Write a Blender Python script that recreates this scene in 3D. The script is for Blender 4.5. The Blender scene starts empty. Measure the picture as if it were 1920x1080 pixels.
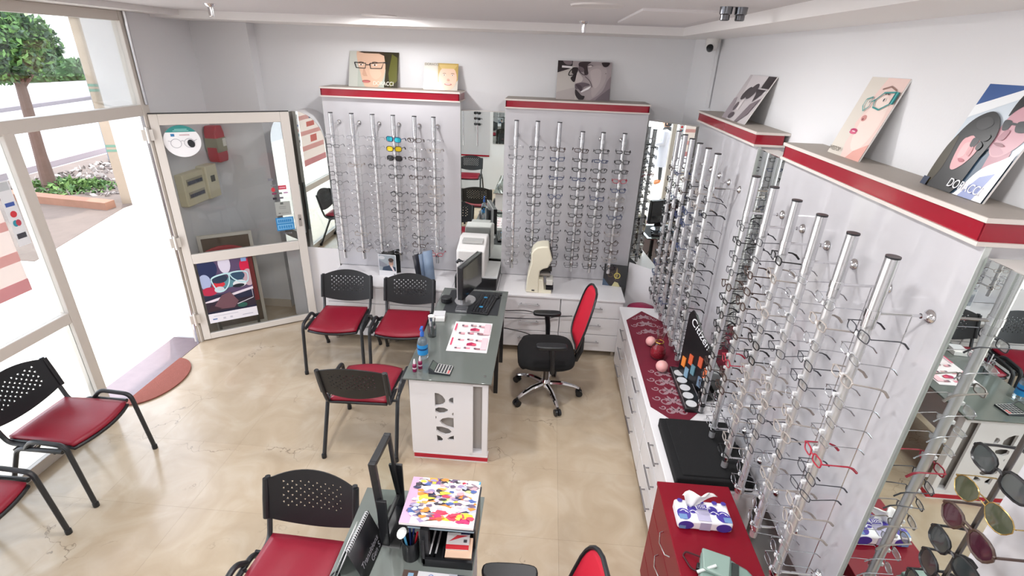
import bpy, bmesh, math, random
from math import sin, cos, pi, radians
from mathutils import Vector, Matrix
from mathutils.geometry import delaunay_2d_cdt

random.seed(7)
sc = bpy.context.scene
col = sc.collection

# ------------------------------------------------------------------ camera
cam_d = bpy.data.cameras.new('camera')
cam = bpy.data.objects.new('camera', cam_d); col.objects.link(cam)
cam_d.sensor_width = 36.0; cam_d.lens = 36.0 * 950.0 / 1920.0
cam_d.clip_start = 0.05; cam_d.clip_end = 300
CR = Vector((0.99681044, 0.07159599, 0.0352557))
CD = Vector((0.0619261, -0.41525672, -0.90759408))
CF = Vector((-0.05033993, 0.9068825, -0.4183659))
m = Matrix.Identity(4)
for i in range(3):
    m[i][0] = CR[i]; m[i][1] = -CD[i]; m[i][2] = -CF[i]
m.translation = Vector((0, 0, 2.75))
cam.matrix_world = m
sc.camera = cam

# ------------------------------------------------------------------ world, sun, exposure
w = bpy.data.worlds.new('world'); sc.world = w; w.use_nodes = True
nt = w.node_tree; nt.nodes.clear()
wo = nt.nodes.new('ShaderNodeOutputWorld'); bg = nt.nodes.new('ShaderNodeBackground')
sky = nt.nodes.new('ShaderNodeTexSky'); sky.sky_type = 'NISHITA'; sky.sun_disc = False
sky.sun_elevation = radians(58); sky.sun_rotation = radians(120); sky.dust_density = 3.0; sky.air_density = 1.0; sky.ozone_density = 0.6
hz = nt.nodes.new('ShaderNodeMixRGB'); hz.inputs[0].default_value = 0.65; hz.inputs[2].default_value = (7.25, 7.5, 8.05, 1)
nt.links.new(sky.outputs[0], hz.inputs[1])
nt.links.new(hz.outputs[0], bg.inputs[0]); bg.inputs[1].default_value = 0.41
nt.links.new(bg.outputs[0], wo.inputs[0])

sun_d = bpy.data.lights.new('sun', 'SUN'); sun_d.energy = 2.2; sun_d.angle = radians(1.0); sun_d.color = (1.0, 0.95, 0.88)
sun = bpy.data.objects.new('sun', sun_d); col.objects.link(sun)
sun.rotation_euler = Vector((0.45, -0.62, -1.35)).to_track_quat('-Z', 'Y').to_euler()

vs = sc.view_settings
sc.display_settings.display_device = 'sRGB'
vs.view_transform = 'Standard'; vs.look = 'None'; vs.exposure = 1.0; vs.gamma = 1.0; vs.use_curve_mapping = False
sc.cycles.max_bounces = 10; sc.cycles.diffuse_bounces = 5; sc.cycles.glossy_bounces = 5; sc.cycles.transparent_max_bounces = 40
sc.cycles.transmission_bounces = 6
sc.cycles.caustics_reflective = False; sc.cycles.caustics_refractive = False
sc.cycles.sample_clamp_indirect = 6.0

# ------------------------------------------------------------------ materials
def lin(c):
    if isinstance(c, str):
        c = c.lstrip('#'); c = [int(c[i:i+2], 16) / 255 for i in (0, 2, 4)]
    return tuple((v / 12.92 if v <= 0.04045 else ((v + 0.055) / 1.055) ** 2.4) for v in c) + (1.0,)
_mats = {}
def M(c, rough=0.5, metal=0.0, noise=0.0, nscale=8.0, bump=0.0, bscale=60.0, coat=0.0, spec=0.5, trans=0.0, name=None, rnd=0.0):
    key = (str(c), rough, metal, noise, nscale, bump, bscale, coat, spec, trans, rnd)
    if key in _mats: return _mats[key]
    mt = bpy.data.materials.new(name or 'mat_%d' % len(_mats)); mt.use_nodes = True
    n = mt.node_tree.nodes; l = mt.node_tree.links
    p = n['Principled BSDF']; base = lin(c)
    p.inputs['Base Color'].default_value = base
    p.inputs['Roughness'].default_value = rough; p.inputs['Metallic'].default_value = metal
    p.inputs['Specular IOR Level'].default_value = spec
    if coat: p.inputs['Coat Weight'].default_value = coat; p.inputs['Coat Roughness'].default_value = 0.05
    if trans: p.inputs['Transmission Weight'].default_value = trans
    if noise or rnd:
        tc = n.new('ShaderNodeTexCoord'); tx = n.new('ShaderNodeTexNoise'); tx.inputs['Scale'].default_value = nscale; tx.inputs['Detail'].default_value = 5
        l.new(tc.outputs['Object'], tx.inputs['Vector'])
        mr = n.new('ShaderNodeMapRange'); mr.inputs[3].default_value = 1 - noise; mr.inputs[4].default_value = 1 + noise
        l.new(tx.outputs[0], mr.inputs[0])
        hs = n.new('ShaderNodeHueSaturation'); hs.inputs['Color'].default_value = base
        l.new(mr.outputs[0], hs.inputs['Value']); l.new(hs.outputs[0], p.inputs['Base Color'])
        if rnd:
            oi = n.new('ShaderNodeObjectInfo'); m2 = n.new('ShaderNodeMapRange'); m2.inputs[3].default_value = 1 - rnd; m2.inputs[4].default_value = 1 + rnd
            l.new(oi.outputs['Random'], m2.inputs[0]); mm = n.new('ShaderNodeMath'); mm.operation = 'MULTIPLY'
            l.new(mr.outputs[0], mm.inputs[0]); l.new(m2.outputs[0], mm.inputs[1]); l.new(mm.outputs[0], hs.inputs['Value'])
    if bump:
        tc = n.new('ShaderNodeTexCoord'); tx = n.new('ShaderNodeTexNoise'); tx.inputs['Scale'].default_value = bscale; tx.inputs['Detail'].default_value = 3
        l.new(tc.outputs['Object'], tx.inputs['Vector'])
        b = n.new('ShaderNodeBump'); b.inputs['Strength'].default_value = bump; b.inputs['Distance'].default_value = 0.01
        l.new(tx.outputs[0], b.inputs['Height']); l.new(b.outputs[0], p.inputs['Normal'])
    _mats[key] = mt
    return mt

def glassmat(name, tint=(1, 1, 1), refl=0.12, rough=0.0):
    if name in _mats: return _mats[name]
    mt = bpy.data.materials.new(name); mt.use_nodes = True
    n = mt.node_tree.nodes; l = mt.node_tree.links; n.clear()
    o = n.new('ShaderNodeOutputMaterial'); mx = n.new('ShaderNodeMixShader'); t = n.new('ShaderNodeBsdfTransparent'); g = n.new('ShaderNodeBsdfGlossy')
    t.inputs[0].default_value = tint + (1,); g.inputs['Roughness'].default_value = rough
    fr = n.new('ShaderNodeLayerWeight'); fr.inputs[0].default_value = refl
    mm = n.new('ShaderNodeMath'); mm.operation = 'MULTIPLY'; mm.inputs[1].default_value = 0.6
    l.new(fr.outputs['Fresnel'], mm.inputs[0])
    l.new(mm.outputs[0], mx.inputs[0]); l.new(t.outputs[0], mx.inputs[1]); l.new(g.outputs[0], mx.inputs[2]); l.new(mx.outputs[0], o.inputs[0])
    _mats[name] = mt
    return mt

def emit(name, c, s):
    mt = bpy.data.materials.new(name); mt.use_nodes = True
    p = mt.node_tree.nodes['Principled BSDF']; p.inputs['Base Color'].default_value = lin(c)
    p.inputs['Emission Color'].default_value = lin(c); p.inputs['Emission Strength'].default_value = s
    return mt

WALL = M('#e0e0e2', 0.75, noise=0.02, nscale=2.0, bump=0.04, bscale=90)
CEIL = M('#d6d4d6', 0.8, noise=0.015, nscale=1.5)
TRIMW = M('#ebe9e8', 0.6)
ALU = M('#cfc8c0', 0.42, metal=0.0, noise=0.02)
GLOSSW = M('#c3c1c5', 0.09, coat=0.3, noise=0.012, nscale=1.5)
GLOSSRED = M('#950722', 0.12, coat=0.25)
LAM = M('#e2e0e2', 0.32, noise=0.012, nscale=3)
SHELFTOP = M('#a29a92', 0.6, noise=0.05, nscale=9)
STEEL = M('#c9c9cb', 0.18, metal=1.0)
CHROME = M('#e2e2e4', 0.08, metal=1.0)
DARKSTEEL = M('#6d6a68', 0.3, metal=1.0)
BLACKP = M('#16171a', 0.42, bump=0.05, bscale=400)
BLACKM = M('#1b1c1f', 0.35)
BLACKF = M('#0c0c0e', 0.95, bump=0.2, bscale=300)
REDSEAT = M('#870d27', 0.42, noise=0.06, nscale=7, bump=0.06, bscale=25)
MIRROR = M('#e6ece8', 0.0, metal=1.0)
CLEAR = glassmat('clear_glass', (0.97, 0.985, 0.98), 0.25)
DOORGLASS = glassmat('door_glass', (0.95, 0.96, 0.96), 0.35)
LENS = glassmat('demo_lens', (0.96, 0.97, 0.97), 0.35)
ACRYL = glassmat('acrylic', (0.80, 0.82, 0.83), 0.5, 0.05)
CREAM = M('#e2dcc6', 0.4)
WPLAST = M('#e6e4e2', 0.4)

def floor_mat():
    mt = bpy.data.materials.new('polished_marble'); mt.use_nodes = True
    n = mt.node_tree.nodes; l = mt.node_tree.links; p = n['Principled BSDF']
    g = n.new('ShaderNodeNewGeometry')
    n1 = n.new('ShaderNodeTexNoise'); n1.inputs['Scale'].default_value = 3.2; n1.inputs['Detail'].default_value = 8; n1.inputs['Distortion'].default_value = 1.2
    l.new(g.outputs['Position'], n1.inputs['Vector'])
    r1 = n.new('ShaderNodeValToRGB'); e = r1.color_ramp.elements
    e[0].position = 0.3; e[0].color = lin('#b2a088'); e[1].position = 0.7; e[1].color = lin('#c4b6a2')
    x = r1.color_ramp.elements.new(0.52); x.color = lin('#bbaa93')
    l.new(n1.outputs[0], r1.inputs[0])
    v = n.new('ShaderNodeTexVoronoi'); v.feature = 'DISTANCE_TO_EDGE'; v.inputs['Scale'].default_value = 1.9
    nd = n.new('ShaderNodeTexNoise'); nd.inputs['Scale'].default_value = 4.0; nd.inputs['Detail'].default_value = 5
    l.new(g.outputs['Position'], nd.inputs['Vector'])
    va = n.new('ShaderNodeMixRGB'); va.blend_type = 'ADD'; va.inputs[0].default_value = 0.5
    l.new(g.outputs['Position'], va.inputs[1]); l.new(nd.outputs['Color'], va.inputs[2]); l.new(va.outputs[0], v.inputs['Vector'])
    n2 = n.new('ShaderNodeTexNoise'); n2.inputs['Scale'].default_value = 2.3; l.new(g.outputs['Position'], n2.inputs['Vector'])
    mk = n.new('ShaderNodeMapRange'); mk.inputs[1].default_value = 0.0; mk.inputs[2].default_value = 0.008; mk.inputs[3].default_value = 1; mk.inputs[4].default_value = 0
    l.new(v.outputs['Distance'], mk.inputs[0])
    mk2 = n.new('ShaderNodeMapRange'); mk2.inputs[1].default_value = 0.53; mk2.inputs[2].default_value = 0.63; l.new(n2.outputs[0], mk2.inputs[0])
    mu = n.new('ShaderNodeMath'); mu.operation = 'MULTIPLY'; l.new(mk.outputs[0], mu.inputs[0]); l.new(mk2.outputs[0], mu.inputs[1])
    mu3 = n.new('ShaderNodeMath'); mu3.operation = 'MULTIPLY'; mu3.inputs[1].default_value = 0.9; l.new(mu.outputs[0], mu3.inputs[0])
    mx = n.new('ShaderNodeMixRGB'); mx.inputs[2].default_value = lin('#7d7060')
    l.new(mu3.outputs[0], mx.inputs[0]); l.new(r1.outputs[0], mx.inputs[1])
    oi = n.new('ShaderNodeObjectInfo'); m2 = n.new('ShaderNodeMapRange'); m2.inputs[3].default_value = 0.95; m2.inputs[4].default_value = 1.03
    l.new(oi.outputs['Random'], m2.inputs[0])
    hs = n.new('ShaderNodeHueSaturation'); l.new(m2.outputs[0], hs.inputs['Value']); l.new(mx.outputs[0], hs.inputs['Color'])
    l.new(hs.outputs[0], p.inputs['Base Color'])
    p.inputs['Roughness'].default_value = 0.17; p.inputs['Specular IOR Level'].default_value = 0.5
    return mt
FLOOR = floor_mat()

# ------------------------------------------------------------------ mesh helpers
class MB:
    def __init__(s): s.v = []; s.f = []; s.m = []; s.mats = []
    def _mi(s, mat):
        if mat is None: return 0
        if mat not in s.mats: s.mats.append(mat)
        return s.mats.index(mat)
    def add(s, vs_, fs, mat=None):
        o = len(s.v); k = s._mi(mat); s.v += [tuple(v) for v in vs_]
        for f in fs: s.f.append(tuple(i + o for i in f)); s.m.append(k)
        return s
    def box(s, x0, x1, y0, y1, z0, z1, mat=None):
        v = [(x, y, z) for z in (z0, z1) for y in (y0, y1) for x in (x0, x1)]
        return s.add(v, [(0, 2, 3, 1), (4, 5, 7, 6), (0, 1, 5, 4), (1, 3, 7, 5), (3, 2, 6, 7), (2, 0, 4, 6)], mat)
    def tube(s, pts, r, n=8, mat=None, caps=True, closed=False):
        P = [Vector(p) for p in pts]; k = len(P); rs = r if isinstance(r, (list, tuple)) else [r] * k
        vs_ = []; up = Vector((0, 0, 1))
        prev = None
        for i in range(k):
            if closed: t = P[(i + 1) % k] - P[i - 1]
            else: t = P[min(i + 1, k - 1)] - P[max(i - 1, 0)]
            t.normalize()
            if prev is None:
                a = t.cross(up)
                if a.length < 1e-3: a = t.cross(Vector((0, 1, 0)))
            else:
                a = prev - t * prev.dot(t)
                if a.length < 1e-4: a = t.cross(up)
            a.normalize(); b = t.cross(a); prev = a
            for j in range(n):
                q = 2 * pi * j / n
                vs_.append(P[i] + (a * cos(q) + b * sin(q)) * rs[i])
        fs = []
        for i in range(k if closed else k - 1):
            i2 = (i + 1) % k
            for j in range(n):
                fs.append((i * n + j, i * n + (j + 1) % n, i2 * n + (j + 1) % n, i2 * n + j))
        if caps and not closed:
            fs.append(tuple(range(n))[::-1]); fs.append(tuple((k - 1) * n + j for j in range(n)))
        return s.add(vs_, fs, mat)
    def cyl(s, p0, p1, r, n=12, mat=None): return s.tube([p0, p1], r, n, mat)
    def lathe(s, prof, n=16, c=(0, 0, 0), mat=None, sy=1.0):
        vs_ = []
        for (r, z) in prof:
            for j in range(n):
                q = 2 * pi * j / n; vs_.append((c[0] + r * cos(q), c[1] + r * sin(q) * sy, c[2] + z))
        fs = []
        k = len(prof)
        for i in range(k - 1):
            for j in range(n): fs.append((i * n + j, i * n + (j + 1) % n, (i + 1) * n + (j + 1) % n, (i + 1) * n + j))
        fs.append(tuple(range(n))[::-1]); fs.append(tuple((k - 1) * n + j for j in range(n)))
        return s.add(vs_, fs, mat)
    def prism(s, poly, d0, d1, axis='y', mat=None):
        n = len(poly)
        def P(a, b, d):
            return {'y': (a, d, b), 'x': (d, a, b), 'z': (a, b, d)}[axis]
        v = [P(a, b, d0) for a, b in poly] + [P(a, b, d1) for a, b in poly]
        f = [tuple(range(n)), tuple(range(n, 2 * n))[::-1]] + [(i, n + i, n + (i + 1) % n, (i + 1) % n) for i in range(n)]
        return s.add(v, f, mat)
    def build(s, name, mat=None, parent=None, loc=None, rot=None, smooth=35, bevel=0, solid=0):
        me = bpy.data.meshes.new(name); me.from_pydata(s.v, [], s.f)
        bm = bmesh.new(); bm.from_mesh(me); bmesh.ops.recalc_face_normals(bm, faces=bm.faces); bm.to_mesh(me); bm.free()
        mats = s.mats if s.mats else [mat]
        for q in mats: me.materials.append(q)
        if s.mats: me.polygons.foreach_set('material_index', s.m)
        if smooth:
            me.polygons.foreach_set('use_smooth', [True] * len(me.polygons)); me.set_sharp_from_angle(angle=radians(smooth))
        me.update()
        return link(name, me, parent, loc, rot, bevel, solid)
def link(name, me, parent=None, loc=None, rot=None, bevel=0, solid=0):
    o = bpy.data.objects.new(name, me); col.objects.link(o)
    if parent: o.parent = parent
    if loc: o.location = loc
    if rot: o.rotation_euler = rot
    if bevel:
        b = o.modifiers.new('bevel', 'BEVEL'); b.width = bevel; b.segments = 2; b.limit_method = 'ANGLE'
    if solid:
        b = o.modifiers.new('solid', 'SOLIDIFY'); b.thickness = solid; b.offset = 0
    return o
def box(name, mat, x0, x1, y0, y1, z0, z1, parent=None, bevel=0):
    return MB().box(x0, x1, y0, y1, z0, z1).build(name, mat, parent, bevel=bevel)
def tag(o, label=None, cat=None, group=None, kind=None):
    if label: o['label'] = label
    if cat: o['category'] = cat
    if group: o['group'] = group
    if kind: o['kind'] = kind
    return o
def thing(name, label, cat, loc=(0, 0, 0), rz=0.0, group=None):
    o = bpy.data.objects.new(name, None); col.objects.link(o); o.location = loc; o.rotation_euler = (0, 0, rz); o.empty_display_size = 0.1
    return tag(o, label, cat, group)
def struct(o): o['kind'] = 'structure'; return o
def copy_tree(o, parent=None):
    c = o.copy(); col.objects.link(c); c.parent = parent
    for ch in list(o.children): copy_tree(ch, c)
    return c
def ell(cx, cy, rx, ry, rot=0, n=20, a0=0, a1=2 * pi):
    full = abs(a1 - a0 - 2 * pi) < 1e-6
    k = n if full else n + 1
    return [(cx + rx * cos(a0 + (a1 - a0) * i / n) * cos(rot) - ry * sin(a0 + (a1 - a0) * i / n) * sin(rot),
             cy + rx * cos(a0 + (a1 - a0) * i / n) * sin(rot) + ry * sin(a0 + (a1 - a0) * i / n) * cos(rot)) for i in range(k)]
def stroke(pts, wd):
    L = []; Rr = []
    for i, p in enumerate(pts):
        a = pts[max(i - 1, 0)]; b = pts[min(i + 1, len(pts) - 1)]
        dx, dy = b[0] - a[0], b[1] - a[1]; d = math.hypot(dx, dy) or 1
        L.append((p[0] - dy / d * wd / 2, p[1] + dx / d * wd / 2)); Rr.append((p[0] + dy / d * wd / 2, p[1] - dx / d * wd / 2))
    return L + Rr[::-1]
def smooth(pts, n=5, closed=True):
    out = []; k = len(pts)
    for i in range(k if closed else k - 1):
        g = lambda j: pts[j % k] if closed else pts[min(max(j, 0), k - 1)]
        p0, p1, p2, p3 = g(i - 1), g(i), g(i + 1), g(i + 2)
        for s in range(n):
            t = s / n
            out.append(tuple(.5 * (2 * p1[a] + (p2[a] - p0[a]) * t + (2 * p0[a] - 5 * p1[a] + 4 * p2[a] - p3[a]) * t * t + (3 * p1[a] - p0[a] - 3 * p2[a] + p3[a]) * t ** 3) for a in (0, 1)))
    if not closed: out.append(pts[-1])
    return out
def ring(pts, wd): 
    p = smooth(pts); return stroke(p + [p[0]], wd)
def cdt_fill(outer, holes, extra=()):
    """triangles of a plate with holes"""
    pts = []; faces = []
    for loop in [outer] + list(holes):
        faces.append(list(range(len(pts), len(pts) + len(loop)))); pts += [Vector(p) for p in loop]
    edges = []
    for f in faces: edges += [(f[i], f[(i + 1) % len(f)]) for i in range(len(f))]
    pts += [Vector(p) for p in extra]
    V, Ed, F, *_ = delaunay_2d_cdt(pts, edges, [], 0, 1e-6)
    def inside(p, poly):
        r = False; n = len(poly)
        for i in range(n):
            x1, y1 = poly[i]; x2, y2 = poly[(i + 1) % n]
            if (y1 > p[1]) != (y2 > p[1]) and p[0] < (x2 - x1) * (p[1] - y1) / (y2 - y1) + x1: r = not r
        return r
    out = []
    for f in F:
        c = sum((V[i] for i in f), Vector((0, 0))) / len(f)
        if inside(c, outer) and not any(inside(c, h) for h in holes): out.append(tuple(f))
    return [tuple(v) for v in V], out
def flatprint(name, parent, wd, ht, layers, loc=(0, 0, 0), rot=None, rough=0.35, off=0.0004):
    """printed artwork: flat coloured shapes in unit coordinates on the sheet, local x right, z up, facing -y"""
    mb = MB()
    for k, (c, poly) in enumerate(layers):
        poly = [(min(max(a, 0), 1), min(max(b, 0), 1)) for a, b in poly]
        mb.add([(a * wd, -off * (k + 1), b * ht) for a, b in poly], [tuple(range(len(poly)))], M(c, rough))
    return mb.build(name, None, parent, loc, rot, smooth=0)
def text(s, size, mat, parent, loc, rot=(pi / 2, 0, 0), name='lettering', shear=0, align='LEFT', sx=1.0):
    cu = bpy.data.curves.new('txt', 'FONT'); cu.body = s; cu.size = size; cu.align_x = align; cu.shear = shear; cu.extrude = 0.0003
    t = bpy.data.objects.new('txt', cu); col.objects.link(t)
    dg = bpy.context.evaluated_depsgraph_get(); me = bpy.data.meshes.new_from_object(t.evaluated_get(dg))
    bpy.data.objects.remove(t); bpy.data.curves.remove(cu)
    me.materials.clear(); me.materials.append(mat)
    o = link(name, me, parent, loc, rot); o.scale = (sx, 1, 1)
    return o
R_ = [(0, 0), (1, 0), (1, 1), (0, 1)]
def rc(x0, y0, x1, y1): return [(x0, y0), (x1, y0), (x1, y1), (x0, y1)]
def world_of(o):
    """world matrix of an unscaled object from its own transform chain"""
    mt = Matrix.LocRotScale(o.location, o.rotation_euler, o.scale)
    return world_of(o.parent) @ mt if o.parent else mt

def translucent(c):
    key = 'tl' + c
    if key in _mats: return _mats[key]
    mt = bpy.data.materials.new('paper_' + c[1:]); mt.use_nodes = True
    n = mt.node_tree.nodes; l = mt.node_tree.links; n.clear()
    o = n.new('ShaderNodeOutputMaterial'); mx = n.new('ShaderNodeMixShader'); a_ = n.new('ShaderNodeBsdfDiffuse'); b_ = n.new('ShaderNodeBsdfTranslucent')
    mx.inputs[0].default_value = 0.3
    for q in (a_, b_): q.inputs[0].default_value = lin(c)
    l.new(a_.outputs[0], mx.inputs[1]); l.new(b_.outputs[0], mx.inputs[2]); l.new(mx.outputs[0], o.inputs[0])
    _mats[key] = mt
    return mt
def plate(V, F, fn, nf, th):
    """thick plate from flat triangles: fn maps to 3D, nf gives the normal"""
    n = len(V); mb = MB(); cnt = {}
    for f in F:
        for i in range(3):
            e = (f[i], f[(i + 1) % 3]); k = tuple(sorted(e)); cnt.setdefault(k, []).append(e)
    fr = [Vector(fn(*p)) for p in V]; nn = [Vector(nf(*p)) for p in V]
    vs_ = [a_ - b_ * th / 2 for a_, b_ in zip(fr, nn)] + [a_ + b_ * th / 2 for a_, b_ in zip(fr, nn)]
    fs = [tuple(f) for f in F] + [tuple(i + n for i in f[::-1]) for f in F]
    for k, e in cnt.items():
        if len(e) == 1: a_, b_ = e[0]; fs.append((b_, a_, a_ + n, b_ + n))
    return mb.add(vs_, fs)

# ================================================================== THE SETTING
XL, XR, YB, YF, ZC = -3.38, 1.43, 5.20, -1.30, 2.99
fl = struct(box('floor', M('#b9ab96', 0.6), XL, XR, YF, YB, -0.14, -0.02))
nx_, ny_ = 8, 11
tw, td = (XR - XL) / nx_, (YB - YF) / ny_
tile_me = None
for i in range(nx_):
    for j in range(ny_):
        if tile_me is None:
            o = box('tile', FLOOR, 0.0004, tw - 0.0004, 0.0004, td - 0.0004, -0.02, 0.0, fl); tile_me = o.data
        else: o = link('tile', tile_me, fl)
        o.location = (XL + i * tw, YF + j * td, 0)
struct(box('wall_back', WALL, XL - 0.4, XR + 0.15, YB, YB + 0.15, -0.1, 3.3))
struct(box('wall_back_pilaster', WALL, XL, -2.83, 5.07, YB, 0, 2.93))
struct(MB().prism([(1.287, YB), (XR, 4.88), (XR, YB)], 0, 2.93, 'z').build('wall_corner', WALL))
struct(box('wall_right', WALL, XR, XR + 0.15, YF - 0.1, YB, -0.1, 3.3))
struct(box('wall_front', WALL, XL - 0.4, XR + 0.15, YF - 0.15, YF, -0.1, 3.3))
wl = struct(box('wall_left', WALL, -3.74, XL, 4.27, YB, -0.1, 3.3))
struct(box('wall_left_front', WALL, -3.74, XL, YF, -0.85, -0.1, 3.3))
struct(box('wall_left_lintel', WALL, -3.74, XL, -0.85, 4.27, 2.95, 3.3))
struct(box('ceiling', CEIL, XL, XR, YF, YB, ZC, ZC + 0.2))
bk = MB(); bk.box(XL, XR, 4.58, YB, 2.93, ZC); bk.box(1.03, XR, YF, 4.58, 2.93, ZC); bk.box(XL, -3.12, YF, 4.58, 2.95, ZC)
struct(bk.build('ceiling_bulkhead', TRIMW))
struct(box('ceiling_hatch', M('#dedbdc', 0.7), 0.45, 0.9, 3.0, 4.1, ZC - 0.012, ZC))
struct(box('added_sun_blocker', M('#cfcac2', 0.8), -4.55, XL, -3, 9, 3.3, 3.45))  # unseen overhang slab, added to keep direct sun out of the shop
struct(box('baseboard_left', M('#cfc4b4', 0.4), XL, XL + 0.012, 4.30, 5.07, 0, 0.09))
struct(box('baseboard_back', M('#cfc4b4', 0.4), XL, -2.83, 5.058, 5.07, 0, 0.09))
struct(box('door_threshold', M('#75656a', 0.25, noise=0.15, nscale=14), XL - 0.30, XL + 0.02, 3.06, 4.25, -0.10, 0.003))
struct(box('trim_1', WALL, XR - 0.04, XR - 0.015, 4.87, 4.895, 2.38, 2.93))

# shop front: frame bars and panes
win = thing('window_1', None, None, (0, 0, 0)); struct(win); win['label'] = 'pale aluminium shop front with tall glass panes and a transom'
fx0, fx1 = XL - 0.04, XL + 0.035
for (y0, y1, z0, z1) in [(3.00, 3.075, 0, 2.19), (1.62, 1.69, 0, 2.95), (0.35, 0.42, 0, 2.95), (-0.85, -0.78, 0, 2.95), (4.19, 4.27, 0, 2.95)]:
    box('mullion', ALU, fx0, fx1, y0, y1, z0, z1, win, 0.004)
for (y0, y1, z0, z1) in [(-0.78, 4.19, 2.18, 2.265), (-0.78, 3.0, 0.87, 0.95), (-0.78, 3.0, 0.0, 0.08), (-0.78, 4.19, 2.88, 2.95)]:
    box('rail', ALU, fx0 + 0.004, fx1 - 0.004, y0, y1, z0, z1, win, 0.004)
for (a, b) in [(-0.78, 0.35), (0.42, 1.62), (1.69, 3.0)]:
    for (z0, z1) in [(0.08, 0.87), (0.95, 2.18)]:
        box('pane', CLEAR, XL - 0.003, XL + 0.003, a, b, z0, z1, win)
for (a, b) in [(-0.78, 0.35), (0.42, 1.62), (1.69, 4.19)]:
    box('pane', CLEAR, XL - 0.003, XL + 0.003, a, b, 2.265, 2.88, win)
MB().cyl((XL + 0.045, 4.235, 2.265), (XL + 0.045, 4.235, 2.95), 0.014).build('bright_post', STEEL, win)

# glass entrance door, folded in
dr = thing('door_1', None, None, (-3.318, 4.245, 0.0), math.atan2(0.605, 0.878)); struct(dr)
dr['label'] = 'aluminium framed glass entrance door standing open against the corner'
DW = M('#d9d3cc', 0.4)
for (x0, x1, z0, z1, nm) in [(-0.03, 0.035, 0.012, 2.19, 'stile'), (0.99, 1.07, 0.012, 2.19, 'stile'), (0.035, 0.99, 2.10, 2.19, 'rail'), (0.035, 0.99, 0.83, 0.925, 'rail'), (0.035, 0.99, 0.012, 0.075, 'rail')]:
    box(nm, DW, x0, x1, -0.02, 0.02, z0, z1, dr, 0.004)
box('pane', DOORGLASS, 0.035, 0.99, -0.003, 0.003, 0.925, 2.10, dr)
box('pane', DOORGLASS, 0.035, 0.99, -0.003, 0.003, 0.075, 0.83, dr)
box('gasket', BLACKM, -0.03, 1.07, -0.012, 0.012, 2.19, 2.198, dr)
lk = box('lock', M('#b9b4ad', 0.35, metal=0.6), 1.02, 1.048, -0.028, -0.018, 1.08, 1.20, dr)
MB().cyl((1.034, -0.034, 1.155), (1.034, -0.026, 1.155), 0.008).build('keyhole', BLACKM, lk)
box('door_pull', M('#9fa5a2', .4, metal=.5), 1.070, 1.078, -0.008, 0.008, 1.0, 1.5, dr)
pole = MB().cyl((-0.075, -0.005, 0.0), (-0.075, -0.005, 2.2), 0.024, 14).build('hinge_post', STEEL, dr)
for z in (0.22, 1.02, 1.98):
    MB().box(-0.10, -0.02, -0.04, -0.015, z, z + 0.09).cyl((-0.06, -0.035, z - 0.02), (-0.06, -0.035, z + 0.11), 0.014).build('hinge', M('#d5d0ca', 0.35, metal=0.5), dr)
# round sticker
L = [('#f4f4f6', ell(.5, .5, .5, .5, n=40)), ('#2b8a86', ell(.5, .5, .5, .5, a0=radians(35), a1=radians(145))),
     ('#8fd0cb', rc(.35, .86, .68, .885)), ('#8fd0cb', rc(.30, .82, .72, .84)), ('#3b7fb5', rc(.22, .66, .32, .74)), ('#c9a7ad', rc(.45, .68, .72, .71))]
for (cx, cy) in ((.32, .44), (.68, .44)):
    L.append(('#a9a9b0', stroke(ell(cx, cy, .14, .14, n=24) + [(cx + .14, cy)], .014)))
L += [('#a9a9b0', stroke([(.46, .5), (.5, .53), (.54, .5)], .014)), ('#15181e', ell(.72, .42, .095, .13, .3, 14)), ('#a9a9b0', stroke([(.12, .53), (.2, .5)], .014)), ('#a9a9b0', stroke([(.8, .5), (.9, .55)], .014))]
o = flatprint('round_sticker', dr, 0.28, 0.27, L, (0.035, -0.004, 1.825)); o['label'] = 'round white sticker with a pair of glasses and teal top'
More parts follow.
